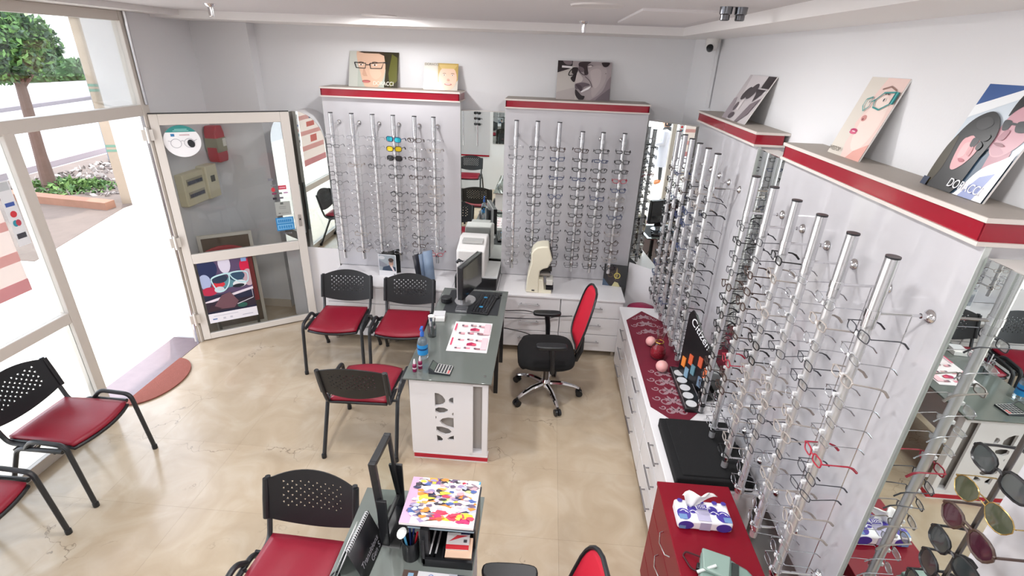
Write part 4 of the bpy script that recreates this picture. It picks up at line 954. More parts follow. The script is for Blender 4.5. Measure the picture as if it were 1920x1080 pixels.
for (cy, sg, k_) in [(4.09, -1, .8), (3.96, -1, 1.0), (3.83, -1, .8), (3.20, 1, .8), (3.09, 1, 1.0), (2.98, 1, .9), (2.87, 1, 1.0), (2.77, 1, .8)]:
    for s_ in (-1, 1):
        scroll(.965 + s_ * .055 * k_, cy, .042 * k_, pi, 1.0, s_); scroll(.965 + s_ * .105 * k_, cy + .03 * sg, .030 * k_, 0, -1.0, s_)
        for (ang, ln, wd) in ((70, .07, .010), (40, .06, .011), (-30, .055, .010)):
            q = radians(ang) if s_ > 0 else pi - radians(ang)
            dm.add([(a_, b_, .0034) for a_, b_ in leafpoly(.965 + s_ * .008, cy, ln * k_, q, wd)], [tuple(range(8))])
    dm.add([(a_, b_, .0038) for a_, b_ in leafpoly(.965, cy - .02, .06 * k_, pi / 2, .014)], [tuple(range(8))])
dm.build('damask_pattern', M('#9c8087', .45), t, smooth=0)['kind'] = 'stuff'
PINK = M('#e3a7a4', .35)
for (x, y, r_, lab) in ((.935, 3.60, .040, 'pink ball candle at the far side of the vase'), (.952, 3.235, .044, 'larger pink ball candle in front of the vase')):
    t = thing('ball_candle', lab, 'candle', (x, y, .654), 0, 'pink ball candles')
    MB().lathe([(r_ * sin(pi * k / 14) + .0005, r_ * (1 - cos(pi * k / 14))) for k in range(15)], 22).build('wax', PINK, t, smooth=80); MB().cyl((0, 0, r_ * 2 - .002), (0, 0, r_ * 2 + .008), .0012, 6).build('wick', M('#d8c9b0', .8), t)
t = thing('glass_vase', 'glass vase of red potpourri with gold trim', 'vase', (.955, 3.42, .654))
VG = glassmat('vase_glass', (.93, .86, .86), .4)
pr = [(.03, 0), (.055, .02), (.062, .06), (.05, .105), (.026, .15), (.022, .18), (.038, .235)]
MB().lathe(pr, 24).build('glass', VG, t, smooth=80); MB().lathe([(.028, .003), (.051, .02), (.057, .055), (.046, .09), (.01, .10)], 16).build('potpourri', M('#a31a30', .7, noise=.5, nscale=60, bump=.9, bscale=70), t)
MB().tube([(.03 * cos(q), .03 * sin(q), .145) for q in [2 * pi * k / 14 for k in range(14)]], .004, 6, closed=True).build('gold_ring', M('#c9a24a', .25, metal=1), t)
t = thing('lens_tray', 'black tray with white lens discs below the near display', 'tray', (0, 0, .6535), 0)
box('base', BLACKM, 1.015, 1.135, 2.765, 3.26, 0, .03, t, .004); MB().tube([(1.02, 2.77, .034), (1.13, 2.77, .034), (1.13, 3.255, .034), (1.02, 3.255, .034)], .003, 6, closed=True).build('rim', M('#a9aaae', .3, metal=.8), t)
for k in range(5): MB().prism(ell(1.066, 2.82 + k * .09, .036, .036), .03, .034, 'z').build('lens_disc', M('#d4d5d8', .3), t)
t = thing('citizen_stand', 'black countertop stand with bold white lettering and orange cards', 'display stand', (1.135, 3.03, .6535), -pi / 2 + radians(20))
t.name = 'counter_stand'
MB().prism([(-.20, .0), (.14, .0), (.14, .36), (-.02, .42), (-.12, .52), (-.17, .54), (-.20, .50)], .0, .012, 'y').build('board', M('#131316', .35), t); box('foot', BLACKM, -.2, .14, -.02, .06, 0, .012, t)
text('Citizen', .085, M('#e9e9ec', .4), t, (-.165, -.001, .455), rot=(pi / 2, radians(26), 0))
for k, (x, z, c) in enumerate(((-.17, .10, '#e0843a'), (-.10, .16, '#d2603a'), (-.06, .10, '#5f8794'), (.0, .20, '#c65a3c'), (.03, .06, '#6a7f96'), (.07, .15, '#d9734a'), (-.12, .04, '#7a9ab0'))): MB().box(x, x + .04, -.008, -.001, z, z + .075).build('lens_card', M(c, .4), t)
t = thing('black_box', 'large black fabric display case on the right worktop', 'case', (0, 0, .651)); box('case_body', BLACKF, .81, 1.225, 2.11, 2.61, 0, .065, t, .008); box('lid_pad', BLACKF, .845, 1.215, 2.13, 2.60, .065, .074, t, .008)

# ---------------------------------------------------------------- things on the red cabinet
t = thing('tissue_pack', 'white and violet soft tissue pack on the red cabinet', 'tissue pack', (.735, 1.775, .7225), radians(-1))
box('pack', M('#f3f1f4', .45), 0, .255, 0, .13, 0, .058, t, .012)
VI = '#4a3d9a'
fl_ = [(VI, ell(.12, .3, .13, .26)), (VI, ell(.85, .3, .13, .26)), (VI, ell(.30, .55, .09, .2)), (VI, ell(.68, .55, .09, .2)), ('#6f90bd', rc(.02, .05, .17, .28)), ('#6f90bd', rc(.84, .05, .98, .28)), ('#b9b4cf', rc(.36, .03, .60, .5)), (VI, rc(.38, .52, .60, .80)), ('#e9e6f2', stroke([(.39, .54), (.59, .54), (.59, .78), (.39, .78), (.39, .54)], .02))]
for cx in (.12, .85, .30, .68): fl_ += [('#ece9f4', stroke(ell(cx, .34, .05, .13, a0=.2, a1=2.6, n=8), .016)), ('#ece9f4', stroke(ell(cx, .25, .09, .2, a0=.4, a1=2.4, n=8), .012))]
for cx in (.1, .3, .5, .75, .92): fl_.append((VI, ell(cx, .88, .05, .09)))
flatprint('print', t, .255, .13, fl_, (0, 0, .058), (-pi / 2, 0, 0))
flatprint('print', t, .255, .058, [(VI, ell(.15, .5, .14, .45)), (VI, ell(.84, .5, .14, .45)), ('#b9b4cf', rc(.4, .1, .6, .9)), ('#6f90bd', rc(.03, .1, .15, .45))], (0, 0, 0))
text('TISSUE', .026, M('#f4f2f8', .4), t, (.1275, .077, .0628), rot=(0, 0, 0), align='CENTER')
v_ = []; nU, nV = 10, 8
for j in range(nV + 1):
    q = j / nV
    for i in range(nU + 1):
        u = i / nU; v_.append((.09 + (u - .5) * .03 + (u - .35) * .14 * q ** .8 - .02 * (1 - q), .085 + .018 * sin(u * 9) * (.3 + q) + .012 * q, .056 + .085 * sin(q * pi * .62) * (.75 + .25 * sin(u * pi))))
MB().add(v_, [(j * (nU + 1) + i, j * (nU + 1) + i + 1, (j + 1) * (nU + 1) + i + 1, (j + 1) * (nU + 1) + i) for j in range(nV) for i in range(nU)]).build('tissue', M('#f2f0ee', .8), t, solid=.002, smooth=80)
t = thing('pupilometer', 'grey-green hand-held optical instrument on the red cabinet', 'instrument', (.80, 1.625, .7235), radians(-18))
GG = M('#7d948c', .4)
MB().prism([(0, 0), (.13, 0), (.15, -.01), (.19, -.02), (.27, -.10), (.30, -.20), (.26, -.26), (.10, -.20), (.0, -.14)], 0, .055, 'z').build('body', GG, t, bevel=.012)
MB().prism([(.0, -.005), (.12, -.005), (.115, -.12), (.01, -.11)], .055, .075, 'z').build('raised_cover', M('#8aa198', .4), t, bevel=.006); box('dark_slot', M('#2d3532', .4), .125, .155, -.10, -.02, .054, .062, t, .003)
MB().prism(ell(.21, -.14, .03, .022), .055, .062, 'z').build('eyepiece', BLACKM, t); box('nose_rest', BLACKM, -.012, .01, -.09, -.06, .01, .04, t, .004); MB().tube([(-.01, -.12, .05), (.06, -.085, .085)], .007, 8).build('lever', M('#c6cfcb', .3), t)
MB().tube(arc_pts([(0, -.02, .03), (-.06, .0, .01), (-.07, -.02, .004), (-.03, -.08, .01), (.0, -.10, .03)]), .004, 6).build('strap', M('#3a0c14', .6), t)

# ---------------------------------------------------------------- things on the near desk
t = thing('desk_mirror', 'black-framed tilting desk mirror on the near desk', 'mirror', (-.605, 1.655, DZ), radians(87))
MB().prism([(-.12, 0), (.12, 0), (.10, .012), (-.10, .012)], -.07, .07, 'y').build('base', BLACKM, t)
q_ = thing('swivel_frame', None, None, (0, 0, .0)); q_.parent = t; q_.rotation_euler = (radians(-4), 0, 0)
for (x0, x1, z0, z1) in ((-.10, -.08, .09, .46), (.08, .10, .09, .46), (-.08, .08, .09, .11), (-.08, .08, .44, .46)): box('frame_bar', BLACKM, x0, x1, -.016, .016, z0, z1, q_, .003)
box('mirror_glass', MIRROR, -.08, .08, -.008, .004, .11, .44, q_)
for s_ in (-1, 1): box('upright', BLACKM, s_ * .108 - .007, s_ * .108 + .007, -.022, .022, .0, .27, t, .003)
t = thing('desk_calendar', 'black spiral-bound desk calendar with grey lettering on the near desk', 'calendar', (-.695, 1.47, DZ), radians(86))
cw, chh = .215, .17
for s_, c in ((-1, '#17161a'), (1, '#e9e8ea')):
    MB().add([(-cw / 2, s_ * .065, 0), (cw / 2, s_ * .065, 0), (cw / 2, 0, chh), (-cw / 2, 0, chh)], [(0, 1, 2, 3)]).build('page', M(c, .4), t, solid=.003)
ang = math.atan2(.065, chh)
text('Transitions', .036, M('#8e8c92', .4), t, (-.085, -.050, .045), rot=(pi / 2 - ang, 0, 0), shear=.25); text('Gen S', .036, M('#8e8c92', .4), t, (-.02, -.063, .014), rot=(pi / 2 - ang, 0, 0), shear=.25)
for k in range(18):
    x = -cw / 2 + .012 + k * (cw - .024) / 17
    MB().tube([(x, .008 * cos(q), chh - .003 + .009 * sin(q)) for q in [2 * pi * j / 8 for j in range(8)]], .0014, 5, closed=True).build('spiral_ring', M('#d9d9dc', .3), t)
t = thing('paper_sheet', 'white pointed sheet of paper behind the desk calendar', 'paper', (-.775, 1.45, DZ), radians(86)); MB().add([(-.10, .0, .0), (.11, .0, .0), (.11, -.035, .12), (.02, -.03, .10)], [(0, 1, 2, 3)]).build('sheet', M('#f4f3f2', .6), t, solid=.001)
t = thing('desk_organizer', 'black desk organizer carrying the magazines on the near desk', 'organizer', (0, 0, DZ))
for (x0, x1, y0, y1, z0, z1) in ((-.42, -.205, 1.46, 1.72, 0, .012), (-.42, -.205, 1.46, 1.472, .012, .045), (-.42, -.41, 1.46, 1.72, .012, .16), (-.215, -.205, 1.56, 1.72, .012, .16), (-.42, -.205, 1.71, 1.72, .012, .16), (-.50, -.205, 1.515, 1.74, .16, .172), (-.345, -.335, 1.47, 1.62, .012, .04)): box('panel', BLACKM, x0, x1, y0, y1, z0, z1, t)
box('binder_post', BLACKM, -.43, -.395, 1.475, 1.51, .0, .20, t)
for k, (c, x, y, z, w_, h_, lab) in enumerate((('#9fb4be', -.49, 1.505, .172, .285, .22, 'pale blue folder under the magazines'), ('#3c3f44', -.495, 1.50, .187, .295, .235, 'dark folder under the magazines'), ('#5d3f73', -.505, 1.495, .199, .295, .24, 'purple magazine under the colourful one'))):
    tag(box('magazine', M(c, .5), x, x + w_, y, y + h_, DZ + z, DZ + z + .012), lab, 'magazine', 'stack of magazines on the near desk')
t = thing('magazine', 'colourful art-print magazine on top of the stack on the near desk', 'magazine', (-.52, 1.485, DZ + .212), 0, 'stack of magazines on the near desk')
box('pages', M('#efe9e6', .5), 0, .315, 0, .255, 0, .012, t)
rr = random.Random(3); L = [('#efe6e4', R_), ('#c9a2c0', rc(0, 0, .14, 1)), ('#7a4f92', rc(.25, .86, .42, 1)), ('#e3dbe2', rc(.15, .05, .24, 1)), ('#5b3a78', rc(.8, .88, .92, 1)), ('#4aa3d6', rc(.9, .93, 1, 1))]
cols = ['#6b5a78', '#3a3440', '#d9a24a', '#e5893a', '#e8d24a', '#4a62a0', '#9a8ab0', '#d3e08a', '#c8405a', '#f2efe9', '#8c7a86', '#e3a0a8', '#2f3550', '#b0b4cc', '#efe6e0', '#e9e0ea', '#f2ece6', '#d8cfd8', '#3a3440', '#cdb8cc']
for k in range(190):
    x, y = rr.uniform(.1, .95), rr.uniform(.08, .97); c = rr.choice(cols)
    if y < .3 and x > .4: c = rr.choice(['#e8c83a', '#e05a3a', '#d8405a', '#f0d860', '#e88a4a', '#c0306a'])
    n_ = rr.randint(5, 8); L.append((c, [(x + rr.uniform(.05, .14) * (.55 if k > 60 else 1) * cos(2 * pi * i / n_), y + rr.uniform(.03, .09) * (.55 if k > 60 else 1) * sin(2 * pi * i / n_)) for i in range(n_)]))
flatprint('cover_print', t, .315, .255, L, (0, 0, .012), (-pi / 2, 0, 0), off=.00003)
t = thing('pen_cup', 'black pen cup with a white spoon and pens on the near desk', 'pen cup', (-.495, 1.465, DZ))
t.location = (-.482, 1.505, DZ)
MB().lathe([(.036, 0), (.038, .02), (.037, .105), (.034, .105), (.033, .01), (.001, .01)], 20).build('cup', BLACKM, t)
for (dx, dy, h_, c) in ((.01, .01, .17, '#1d2c66'), (.015, -.01, .15, '#15161a'), (-.005, .018, .165, '#26356e'), (.02, .005, .14, '#b6222c')): MB().tube([(dx * .5, dy * .5, .02), (dx * 1.6, dy * 1.6, h_)], .0045, 7).build('pen', M(c, .4), t)
MB().tube([(-.008, -.01, .03), (-.02, -.018, .15)], .005, 8).build('spoon_handle', M('#58a6cf', .4), t); MB().lathe([(.001, 0), (.017, .004), (.02, .012), (.001, .016)], 14, (-.028, -.022, .152), sy=1.5).build('spoon_head', M('#eeeeec', .4), t)
for (x, y, c, lab) in ((-.395, 1.535, '#d9dadc', 'silver pen lying in the organizer tray'), (-.37, 1.54, '#b9babd', 'second silver pen in the organizer tray')):
    tag(MB().tube([(x, y - .05, DZ + .045), (x + .01, y + .06, DZ + .09)], .005, 8).build('pen', M(c, .25, metal=.7)), lab, 'pen', 'pens in the organizer')
t = thing('card_pack', 'red and white card pack in the organizer', 'card pack', (-.328, 1.485, DZ + .025), radians(2)); t.rotation_euler = (radians(18), 0, radians(2))
box('box', M('#d8b69c', .5), 0, .115, 0, .085, 0, .02, t); box('top_card', M('#ededed', .4), .0, .10, .03, .10, .02, .03, t)
flatprint('print', t, .10, .07, [('#e9e6e6', R_), ('#c2202e', rc(0, 0, 1, .28)), ('#d8404a', [(.1, .45), (.45, .85), (.95, .85), (.6, .7)]), ('#2a2f52', rc(.6, .9, 1, 1)), ('#4a4a50', rc(.75, .42, .9, .6))], (0, .03, .03), (-pi / 2, 0, 0))
t = thing('brochure', 'grey brochure with overlapping blue rings on the near desk', 'brochure', (-.50, 1.20, DZ), radians(-1)); box('sheet', M('#cfcfd4', .5), 0, .29, 0, .235, 0, .002, t)
flatprint('print', t, .29, .235, [('#5c4a44', rc(0, 0, .22, 1)), ('#8fb4cf', rc(.08, .84, .16, .95)), ('#dcdce0', rc(.22, 0, .80, 1)), ('#23283c', rc(.80, 0, 1, 1)), ('#5a7bc0', stroke(ell(.42, .90, .035, .05) + [(.455, .90)], .012)), ('#5a7bc0', stroke(ell(.42, .80, .035, .05) + [(.455, .80)], .012)), ('#55555c', rc(.60, .7, .615, .85)), ('#55555c', rc(.72, .72, .735, .85)), ('#b9bac2', rc(.68, 0, .80, 1))], (0, 0, .002), (-pi / 2, 0, 0))
tag(MB().tube([(-.80 + .03 + .02 * cos(q), 1.36 + .03 * sin(q), DZ + .012) for q in [2 * pi * k / 14 for k in range(14)]], .004, 6, closed=True).build('hand_lens', BLACKM), 'black ring lying on the near desk corner', 'ring')

# ================================================================== POSTERS ON TOP OF THE BOARDS
SK = '#d8b49c'
def poster(label, loc, rz, w_, h_, lean, layers, txt=()):
    t = thing('poster', label, 'poster', loc, rz, 'face posters standing on the display boards'); t.rotation_euler = Matrix.Rotation(rz, 3, 'Z').to_4x4().to_euler()
    e = (Matrix.Rotation(rz, 4, 'Z') @ Matrix.Rotation(-lean, 4, 'X')).to_euler(); t.rotation_euler = e
    box('board', M('#e4e0dc', .5), 0, w_, 0, .006, 0, h_, t)
    flatprint('print', t, w_, h_, layers, (0, 0, 0), rough=.3)
    for (s_, size, x, z, c, f_) in txt: text(s_, size, M(c, .4), t, (x * w_, -.0004 * (len(layers) + 2), z * h_), sx=f_)
    return t
def eye(x, y, s=1.0, c='#4a3a34'): return [('#e9e2de', ell(x, y, .05 * s, .022 * s)), (c, ell(x, y, .02 * s, .022 * s)), (c, stroke([(x - .055 * s, y + .07 * s), (x, y + .09 * s), (x + .06 * s, y + .07 * s)], .018 * s))]
poster('poster of a brown-haired woman wearing dark rectangular glasses, left on the back wall', (-1.915, 5.07, 2.4215), 0, .475, .325, radians(20),
       [('#b4bab0', R_), ('#c4c6be', rc(0, 0, .18, 1)), ('#2f2a18', [(.55, 1), (1, 1), (1, 0), (.72, 0), (.74, .5), (.66, .85)]), ('#5a5a22', [(.86, .95), (.97, .85), (.98, .2), (.84, .0), (.80, .4)]), (SK, smooth([(.18, 1.05), (.62, 1.05), (.72, .75), (.73, .45), (.66, .12), (.52, -.06), (.36, -.02), (.28, .16), (.22, .46), (.17, .7)])), ('#c79f88', [(.30, .55), (.38, .30), (.30, .30), (.27, .36)]), ('#dfbda6', smooth([(.42, .50), (.60, .50), (.66, .36), (.56, .22), (.46, .30)])), ('#3a2c20', [(.18, .98), (.25, 1), (.7, 1), (.72, .88), (.6, .95), (.3, .95)])] + eye(.24, .62, .9) + eye(.52, .62, 1.0) +
       [('#a65a58', ell(.36, .155, .085, .035)), ('#c77a76', ell(.36, .135, .07, .022)), ('#22242a', stroke([(.11, .68), (.34, .66), (.33, .52), (.15, .53), (.11, .68)], .022)), ('#22242a', stroke([(.42, .66), (.70, .70), (.66, .53), (.44, .52), (.42, .66)], .022)), ('#22242a', stroke([(.34, .62), (.42, .62)], .02)), ('#22242a', stroke([(.70, .70), (.80, .68)], .03))],
       [('DORACCI', .052, .50, .05, '#ece8dc', .85)])
poster('small poster of a smiling fair-haired person next to the brown-haired woman', (-1.195, 5.07, 2.4215), 0, .325, .245, radians(20),
       [('#c9c2b6', R_), ('#cfc9be', rc(0, 0, .36, 1)), ('#d6bdb0', ell(.2, .2, .16, .3)), ('#b79a52', [(.40, 1), (1, 1), (1, .4), (.9, .2), (.42, .3)]), ('#e3bda6', ell(.70, .46, .27, .46)), ('#cdb06a', [(.42, .95), (.98, .95), (.9, .8), (.5, .8)])] + eye(.60, .56, .8) + eye(.84, .56, .8) + [('#c89a86', ell(.72, .38, .04, .05)), ('#b5625e', ell(.72, .22, .11, .035)), ('#e9dcd4', ell(.72, .225, .08, .014))],
       [('DORACCI', .03, .02, .90, '#8a857c', 1.0)])
def Z3(*p): return smooth([((x - 150) / 1160, 1 - (y - 110) / 870) for x, y in p], 4)
def L3(*p): return [((x - 150) / 1160, 1 - (y - 110) / 870) for x, y in p]
poster('black and white poster of a laughing man on the right-hand back display', (.06, 5.07, 2.3865), 0, .498, .345, radians(18),
       [('#c3bdb8', R_), ('#b6aeac', L3((100, 820), (540, 700), (560, 1000), (100, 1000))), ('#a79c9e', L3((450, 100), (1400, 100), (1400, 1000), (640, 1000), (555, 820), (540, 640), (555, 450), (570, 330), (560, 240), (470, 220))), ('#b3a8a9', Z3((800, 300), (1000, 190), (1200, 260), (1180, 560), (1040, 800), (930, 900), (890, 640), (850, 480))), ('#c0b5b5', Z3((860, 330), (1000, 260), (1090, 330), (1080, 560), (1000, 700), (940, 660), (890, 500))),
        ('#8a7e83', Z3((1240, 520), (1340, 450), (1360, 1000), (900, 1000), (1060, 860), (1170, 720))), ('#6f646b', Z3((1180, 800), (1340, 700), (1340, 1010), (1000, 1010))), ('#2b2428', L3((140, 100), (470, 100), (465, 215), (400, 290), (140, 380))), ('#7d7075', Z3((260, 110), (440, 110), (440, 190), (330, 195))), ('#e9e4e6', L3((240, 220), (460, 232), (460, 272), (240, 268))),
        ('#3a3034', Z3((630, 130), (860, 120), (790, 190), (800, 300), (815, 390), (745, 420), (700, 300), (600, 220))), ('#6d6166', Z3((600, 230), (700, 260), (720, 340), (620, 345))), ('#2a2226', Z3((470, 265), (590, 262), (572, 400), (540, 560), (500, 580), (440, 500), (500, 420), (460, 380))), ('#b7aeab', Z3((425, 370), (455, 350), (458, 400), (430, 415))), ('#1e191c', stroke(smooth(L3((500, 265), (430, 330), (398, 400), (408, 440), (480, 430), (570, 395)), 4, False), .02)), ('#c3b9b8', Z3((590, 340), (640, 400), (705, 490), (690, 560), (610, 610), (548, 600), (560, 450))), ('#4a3e44', stroke(smooth(L3((600, 300), (660, 380), (740, 420), (810, 380)), 4, False), .018)),
        ('#685c63', Z3((545, 640), (620, 600), (760, 590), (870, 640), (740, 690), (700, 790), (620, 740), (560, 740))), ('#4c4047', Z3((560, 640), (640, 640), (700, 700), (680, 790), (620, 730))), ('#efebec', Z3((684, 790), (780, 720), (885, 668), (850, 730), (760, 780), (700, 812))), ('#5c5056', stroke(smooth(L3((750, 450), (830, 520), (875, 580), (915, 690)), 4, False), .014)), ('#2a2226', Z3((560, 750), (640, 820), (700, 880), (770, 900), (730, 990), (640, 975), (565, 870))), ('#2a2226', Z3((1095, 130), (1260, 130), (1220, 210), (1150, 225), (1110, 190))), ('#d8d0ce', Z3((800, 235), (850, 205), (890, 215), (850, 245))), ('#4a4046', stroke(smooth(L3((780, 205), (850, 190), (905, 210)), 4, False), .016)), ('#453a3f', ell((1190 - 150) / 1160, 1 - 260 / 870, .008, .010))])
poster('black and white tilted-face poster on the far right display', (1.275, 4.02, 2.3865), -pi / 2, .47, .325, radians(26),
       [('#c9c2c4', R_), ('#ded8da', [(.1, 1), (.75, 1), (.6, .6), (.2, .6)]), ('#2c2428', rc(.72, .75, 1, 1)), ('#e6e2e2', rc(.78, .64, .99, .70)), ('#9b9096', [(0, .45), (.1, .5), (.3, .1), (.2, 0), (0, 0)]), ('#3b3338', ell(.34, .60, .10, .16, -.5)), ('#4a4246', ell(.52, .66, .12, .18, -.4)), ('#3b3338', [(.6, .72), (.95, .72), (.9, .62), (.75, .45), (.7, .62)]), ('#e3dcdc', [(.36, .42), (.44, .5), (.46, .22), (.36, .26)]), ('#4f444a', ell(.33, .10, .10, .07, .4)), ('#5c5258', ell(.28, .30, .05, .1)), ('#7a6e74', [(.75, .4), (.98, .55), (.9, .2), (.7, .0), (.6, .0)])])
poster('tall poster of a pale woman wearing teal glasses on the near right display', (1.325, 2.545, 2.3865), -pi / 2, .265, .345, radians(17),
       [('#d9d2c8', R_), ('#e6cbc3', [(.46, 1), (1, 1), (1, 0), (.45, 0), (.36, .18), (.38, .35), (.30, .42), (.36, .55), (.34, .72)]), ('#ecd8cf', ell(.68, .45, .26, .35)), ('#dfa79c', [(.6, 0), (1, 0), (1, .22), (.7, .1)]), ('#c88f8a', ell(.46, .50, .07, .04)), ('#8a4a50', ell(.45, .485, .025, .012)), ('#b5446a', ell(.40, .335, .10, .026)), ('#cf6a86', ell(.40, .31, .10, .022)), ('#f3e6e6', ell(.41, .325, .05, .006)), ('#8d6f66', stroke([(.5, .86), (.68, .90), (.86, .86)], .018))] + eye(.70, .74, .9, '#5a4f50') + eye(.37, .70, .6, '#6a6060') +
       [('#3f8f8d', stroke([(.49, .72), (.62, .82), (.92, .84), (.90, .70), (.72, .62), (.54, .64), (.49, .72)], .020)), ('#4f9a98', stroke([(.26, .72), (.40, .76), (.44, .64), (.34, .58), (.26, .64), (.26, .72)], .018)), ('#3f8f8d', stroke([(.44, .70), (.50, .73)], .018)), ('#1f6a6c', rc(.89, .70, 1, .84)), ('#55b0ae', rc(.93, .70, .96, .84))], [('WESTOP', .026, .04, .045, '#6d655c', .9)])
poster('poster of a dark-haired woman and a man in glasses on the near right display', (1.335, 1.885, 2.3865), -pi / 2, .275, .345, radians(16),
       [('#c9d3dc', R_), ('#33568f', [(0, 1), (.62, 1), (.0, .80)]), ('#e9ecee', [(.0, .80), (.62, 1), (.85, 1), (.0, .68)]), ('#2a3844', smooth([(.45, -.1), (.5, .3), (.62, .46), (.8, .46), (1.1, .3), (1.1, -.1)])), ('#3f5468', [(.45, 0), (.52, .30), (.66, .44), (.72, .25), (.62, 0)]), ('#a8727e', [(.66, .42), (.9, .46), (.96, .28), (.7, .22)]), ('#c0909a', smooth([(.56, .60), (.60, .46), (.70, .39), (.84, .42), (.96, .56), (1.0, .78), (.8, .88), (.6, .78)])), ('#b5838e', smooth([(.60, .48), (.70, .40), (.82, .43), (.74, .47)])), ('#15171b', smooth([(.56, .74), (.57, .92), (.72, 1.05), (1.1, 1.05), (1.1, .70), (.97, .72), (.93, .84), (.74, .86), (.62, .80)])), ('#22262c', smooth([(.56, .70), (.66, .70), (.67, .63), (.60, .62)])), ('#22262c', smooth([(.74, .70), (.90, .71), (.91, .63), (.78, .62)])), ('#22262c', stroke([(.64, .68), (.76, .68)], .02)), ('#a06c78', smooth([(.66, .62), (.72, .62), (.71, .54), (.63, .54)])), ('#7d3f4c', smooth([(.62, .50), (.70, .51), (.78, .49), (.70, .48)])), ('#e8e6ea', smooth([(.70, .26), (.85, .36), (1.1, .46), (1.1, -.1), (.58, -.1), (.62, .1)])), ('#8f9ac4', [(.76, .20), (.92, .26), (.86, .0), (.64, .0)]),
        ('#17181a', smooth([(.02, .30), (.06, .52), (.16, .68), (.34, .76), (.50, .70), (.60, .56), (.58, .36), (.52, .0), (.1, -.1)])), ('#3a3322', smooth([(.02, .40), (.10, .50), (.16, .20), (.10, .02), (.02, .1)])), ('#2c2c2e', smooth([(.22, .66), (.34, .71), (.46, .66), (.40, .60), (.28, .60)])), ('#d9a0a4', smooth([(.20, .42), (.22, .50), (.32, .53), (.44, .50), (.49, .40), (.44, .28), (.34, .20), (.26, .24)])), ('#e4b2b3', smooth([(.26, .44), (.34, .46), (.36, .34), (.28, .32)])), ('#17181a', smooth([(.20, .56), (.52, .56), (.52, .50), (.40, .50), (.30, .53), (.22, .50)])), ('#23262b', smooth([(.34, .51), (.43, .50), (.42, .43), (.35, .44)])), ('#23262b', smooth([(.45, .49), (.52, .46), (.50, .41), (.45, .43)])), ('#c58c90', smooth([(.40, .43), (.43, .42), (.44, .35), (.39, .36)])), ('#b05f6a', smooth([(.32, .305), (.37, .315), (.42, .30), (.37, .28)])), ('#22304a', rc(0, 0, .10, .08))],
       [('DORACCI', .040, .42, .05, '#e3e3e6', .78)])
LAMP_W = 12.0
# ================================================================== CEILING FITTINGS, CAMERA
t = thing('security_camera', 'small white dome security camera high in the corner', 'security camera', (1.34, 4.85, 2.83))
MB().lathe([(.05, .10), (.052, .06), (.045, .03), (.03, .01), (.001, .0)], 20).build('housing', M('#e4e1de', .4), t); MB().lathe([(.001, 0), (.028, .004), (.028, .03), (.02, .035)], 16).build('lens_barrel', BLACKM, t, (-.025, -.05, .02), (radians(70), 0, radians(-20))); MB().box(.0, .06, -.02, .03, .07, .10).build('mount', M('#d8d5d2', .5), t)
for i, (x, y, lab) in enumerate(((.21, 2.92, 'round ceiling downlight nearer the camera'), (-1.35, 4.35, 'round ceiling downlight near the back wall'), (-1.35, 2.3, 'added fill downlight above the visitor chairs, out of frame'),
                                 (.21, .95, 'added fill downlight above the near desk, out of frame'), (-1.35, .3, 'added fill downlight toward the front wall, left, out of frame'), (.21, -.75, 'added fill downlight toward the front wall, right, out of frame'))):  # the out-of-frame downlights are unseen, added to brighten the room
    t = thing('downlight', lab, 'ceiling light', (x, y, ZC), 0, 'round ceiling downlights')
    MB().lathe([(.10, -.004), (.13, -.008), (.135, 0), (.10, 0)], 32).build('ring', M('#d8d5d4', .4), t); MB().lathe([(.001, -.003), (.10, -.003)], 32).build('diffuser', M('#ece8e6', .5), t)
    ld = bpy.data.lights.new('downlight_lamp', 'AREA'); ld.shape = 'DISK'; ld.size = .19; ld.energy = LAMP_W * (.7 if i == 1 else 1.03); ld.color = (1.0, .99, .985)
    lo = bpy.data.objects.new('downlight_lamp', ld); col.objects.link(lo); lo.parent = t; lo.location = (0, 0, -.009)
for i, (x, y, lab) in enumerate(((-2.33, 3.76, 'chrome stub spotlight at the left of the ceiling'), (.22, 4.24, 'chrome stub spotlight at the middle of the ceiling edge'))):
    t = thing('spotlight', lab, 'spotlight', (x, y, ZC), 0, 'chrome stub spotlights'); MB().lathe([(.035, 0), (.03, -.012), (.018, -.02), (.017, -.075), (.014, -.078)], 16).build('body', CHROME, t)
t = thing('twin_spotlight', 'pair of dark chrome spotlights hanging from the ceiling at the top edge', 'spotlight', (.83, 2.80, ZC))
for dx in (-.02, .05): MB().lathe([(.03, 0), (.028, -.03), (.022, -.034), (.022, -.055), (.018, -.058)], 16).build('lamp_head', M('#77787c', .25, metal=1), t, (dx, .02 * dx, 0))

# ================================================================== FRONT WALL (seen only in the mirrors)
t = thing('sunglasses_display', 'small white sunglasses panel on the front wall, seen in the mirror', 'display board', (-1.62, YF + .02, 0), pi)
box('board', GLOSSW, -.40, .40, 0, .018, .75, 2.2, t); box('edge', GLOSSRED, -.40, .40, -.004, 0, .72, .75, t)
for xx in (-.15, .15): MB().tube([(xx, -.10, .95), (xx, -.10, 2.1)], .010, 8).build('rod', STEEL, t)
mF = orient((-1.62, YF + .02, 0), pi)
for k in range(6): put_glasses(mF @ Matrix.Translation(Vector((-.15, -.125, 1.95 - k * .11))), 'sun', 'black', 'black sunglasses, %s from the top on the front wall panel' % ORD[k], 'sunglasses on the front wall', lensmat('#222426', .06), 'sunglasses', 'sunglasses')
mirror('wall_mirror', 'mirror on the front wall beside the sunglasses panel', (0, YF + .02, 0), pi, .75, 1.15, 1.0, 2.2, .004)

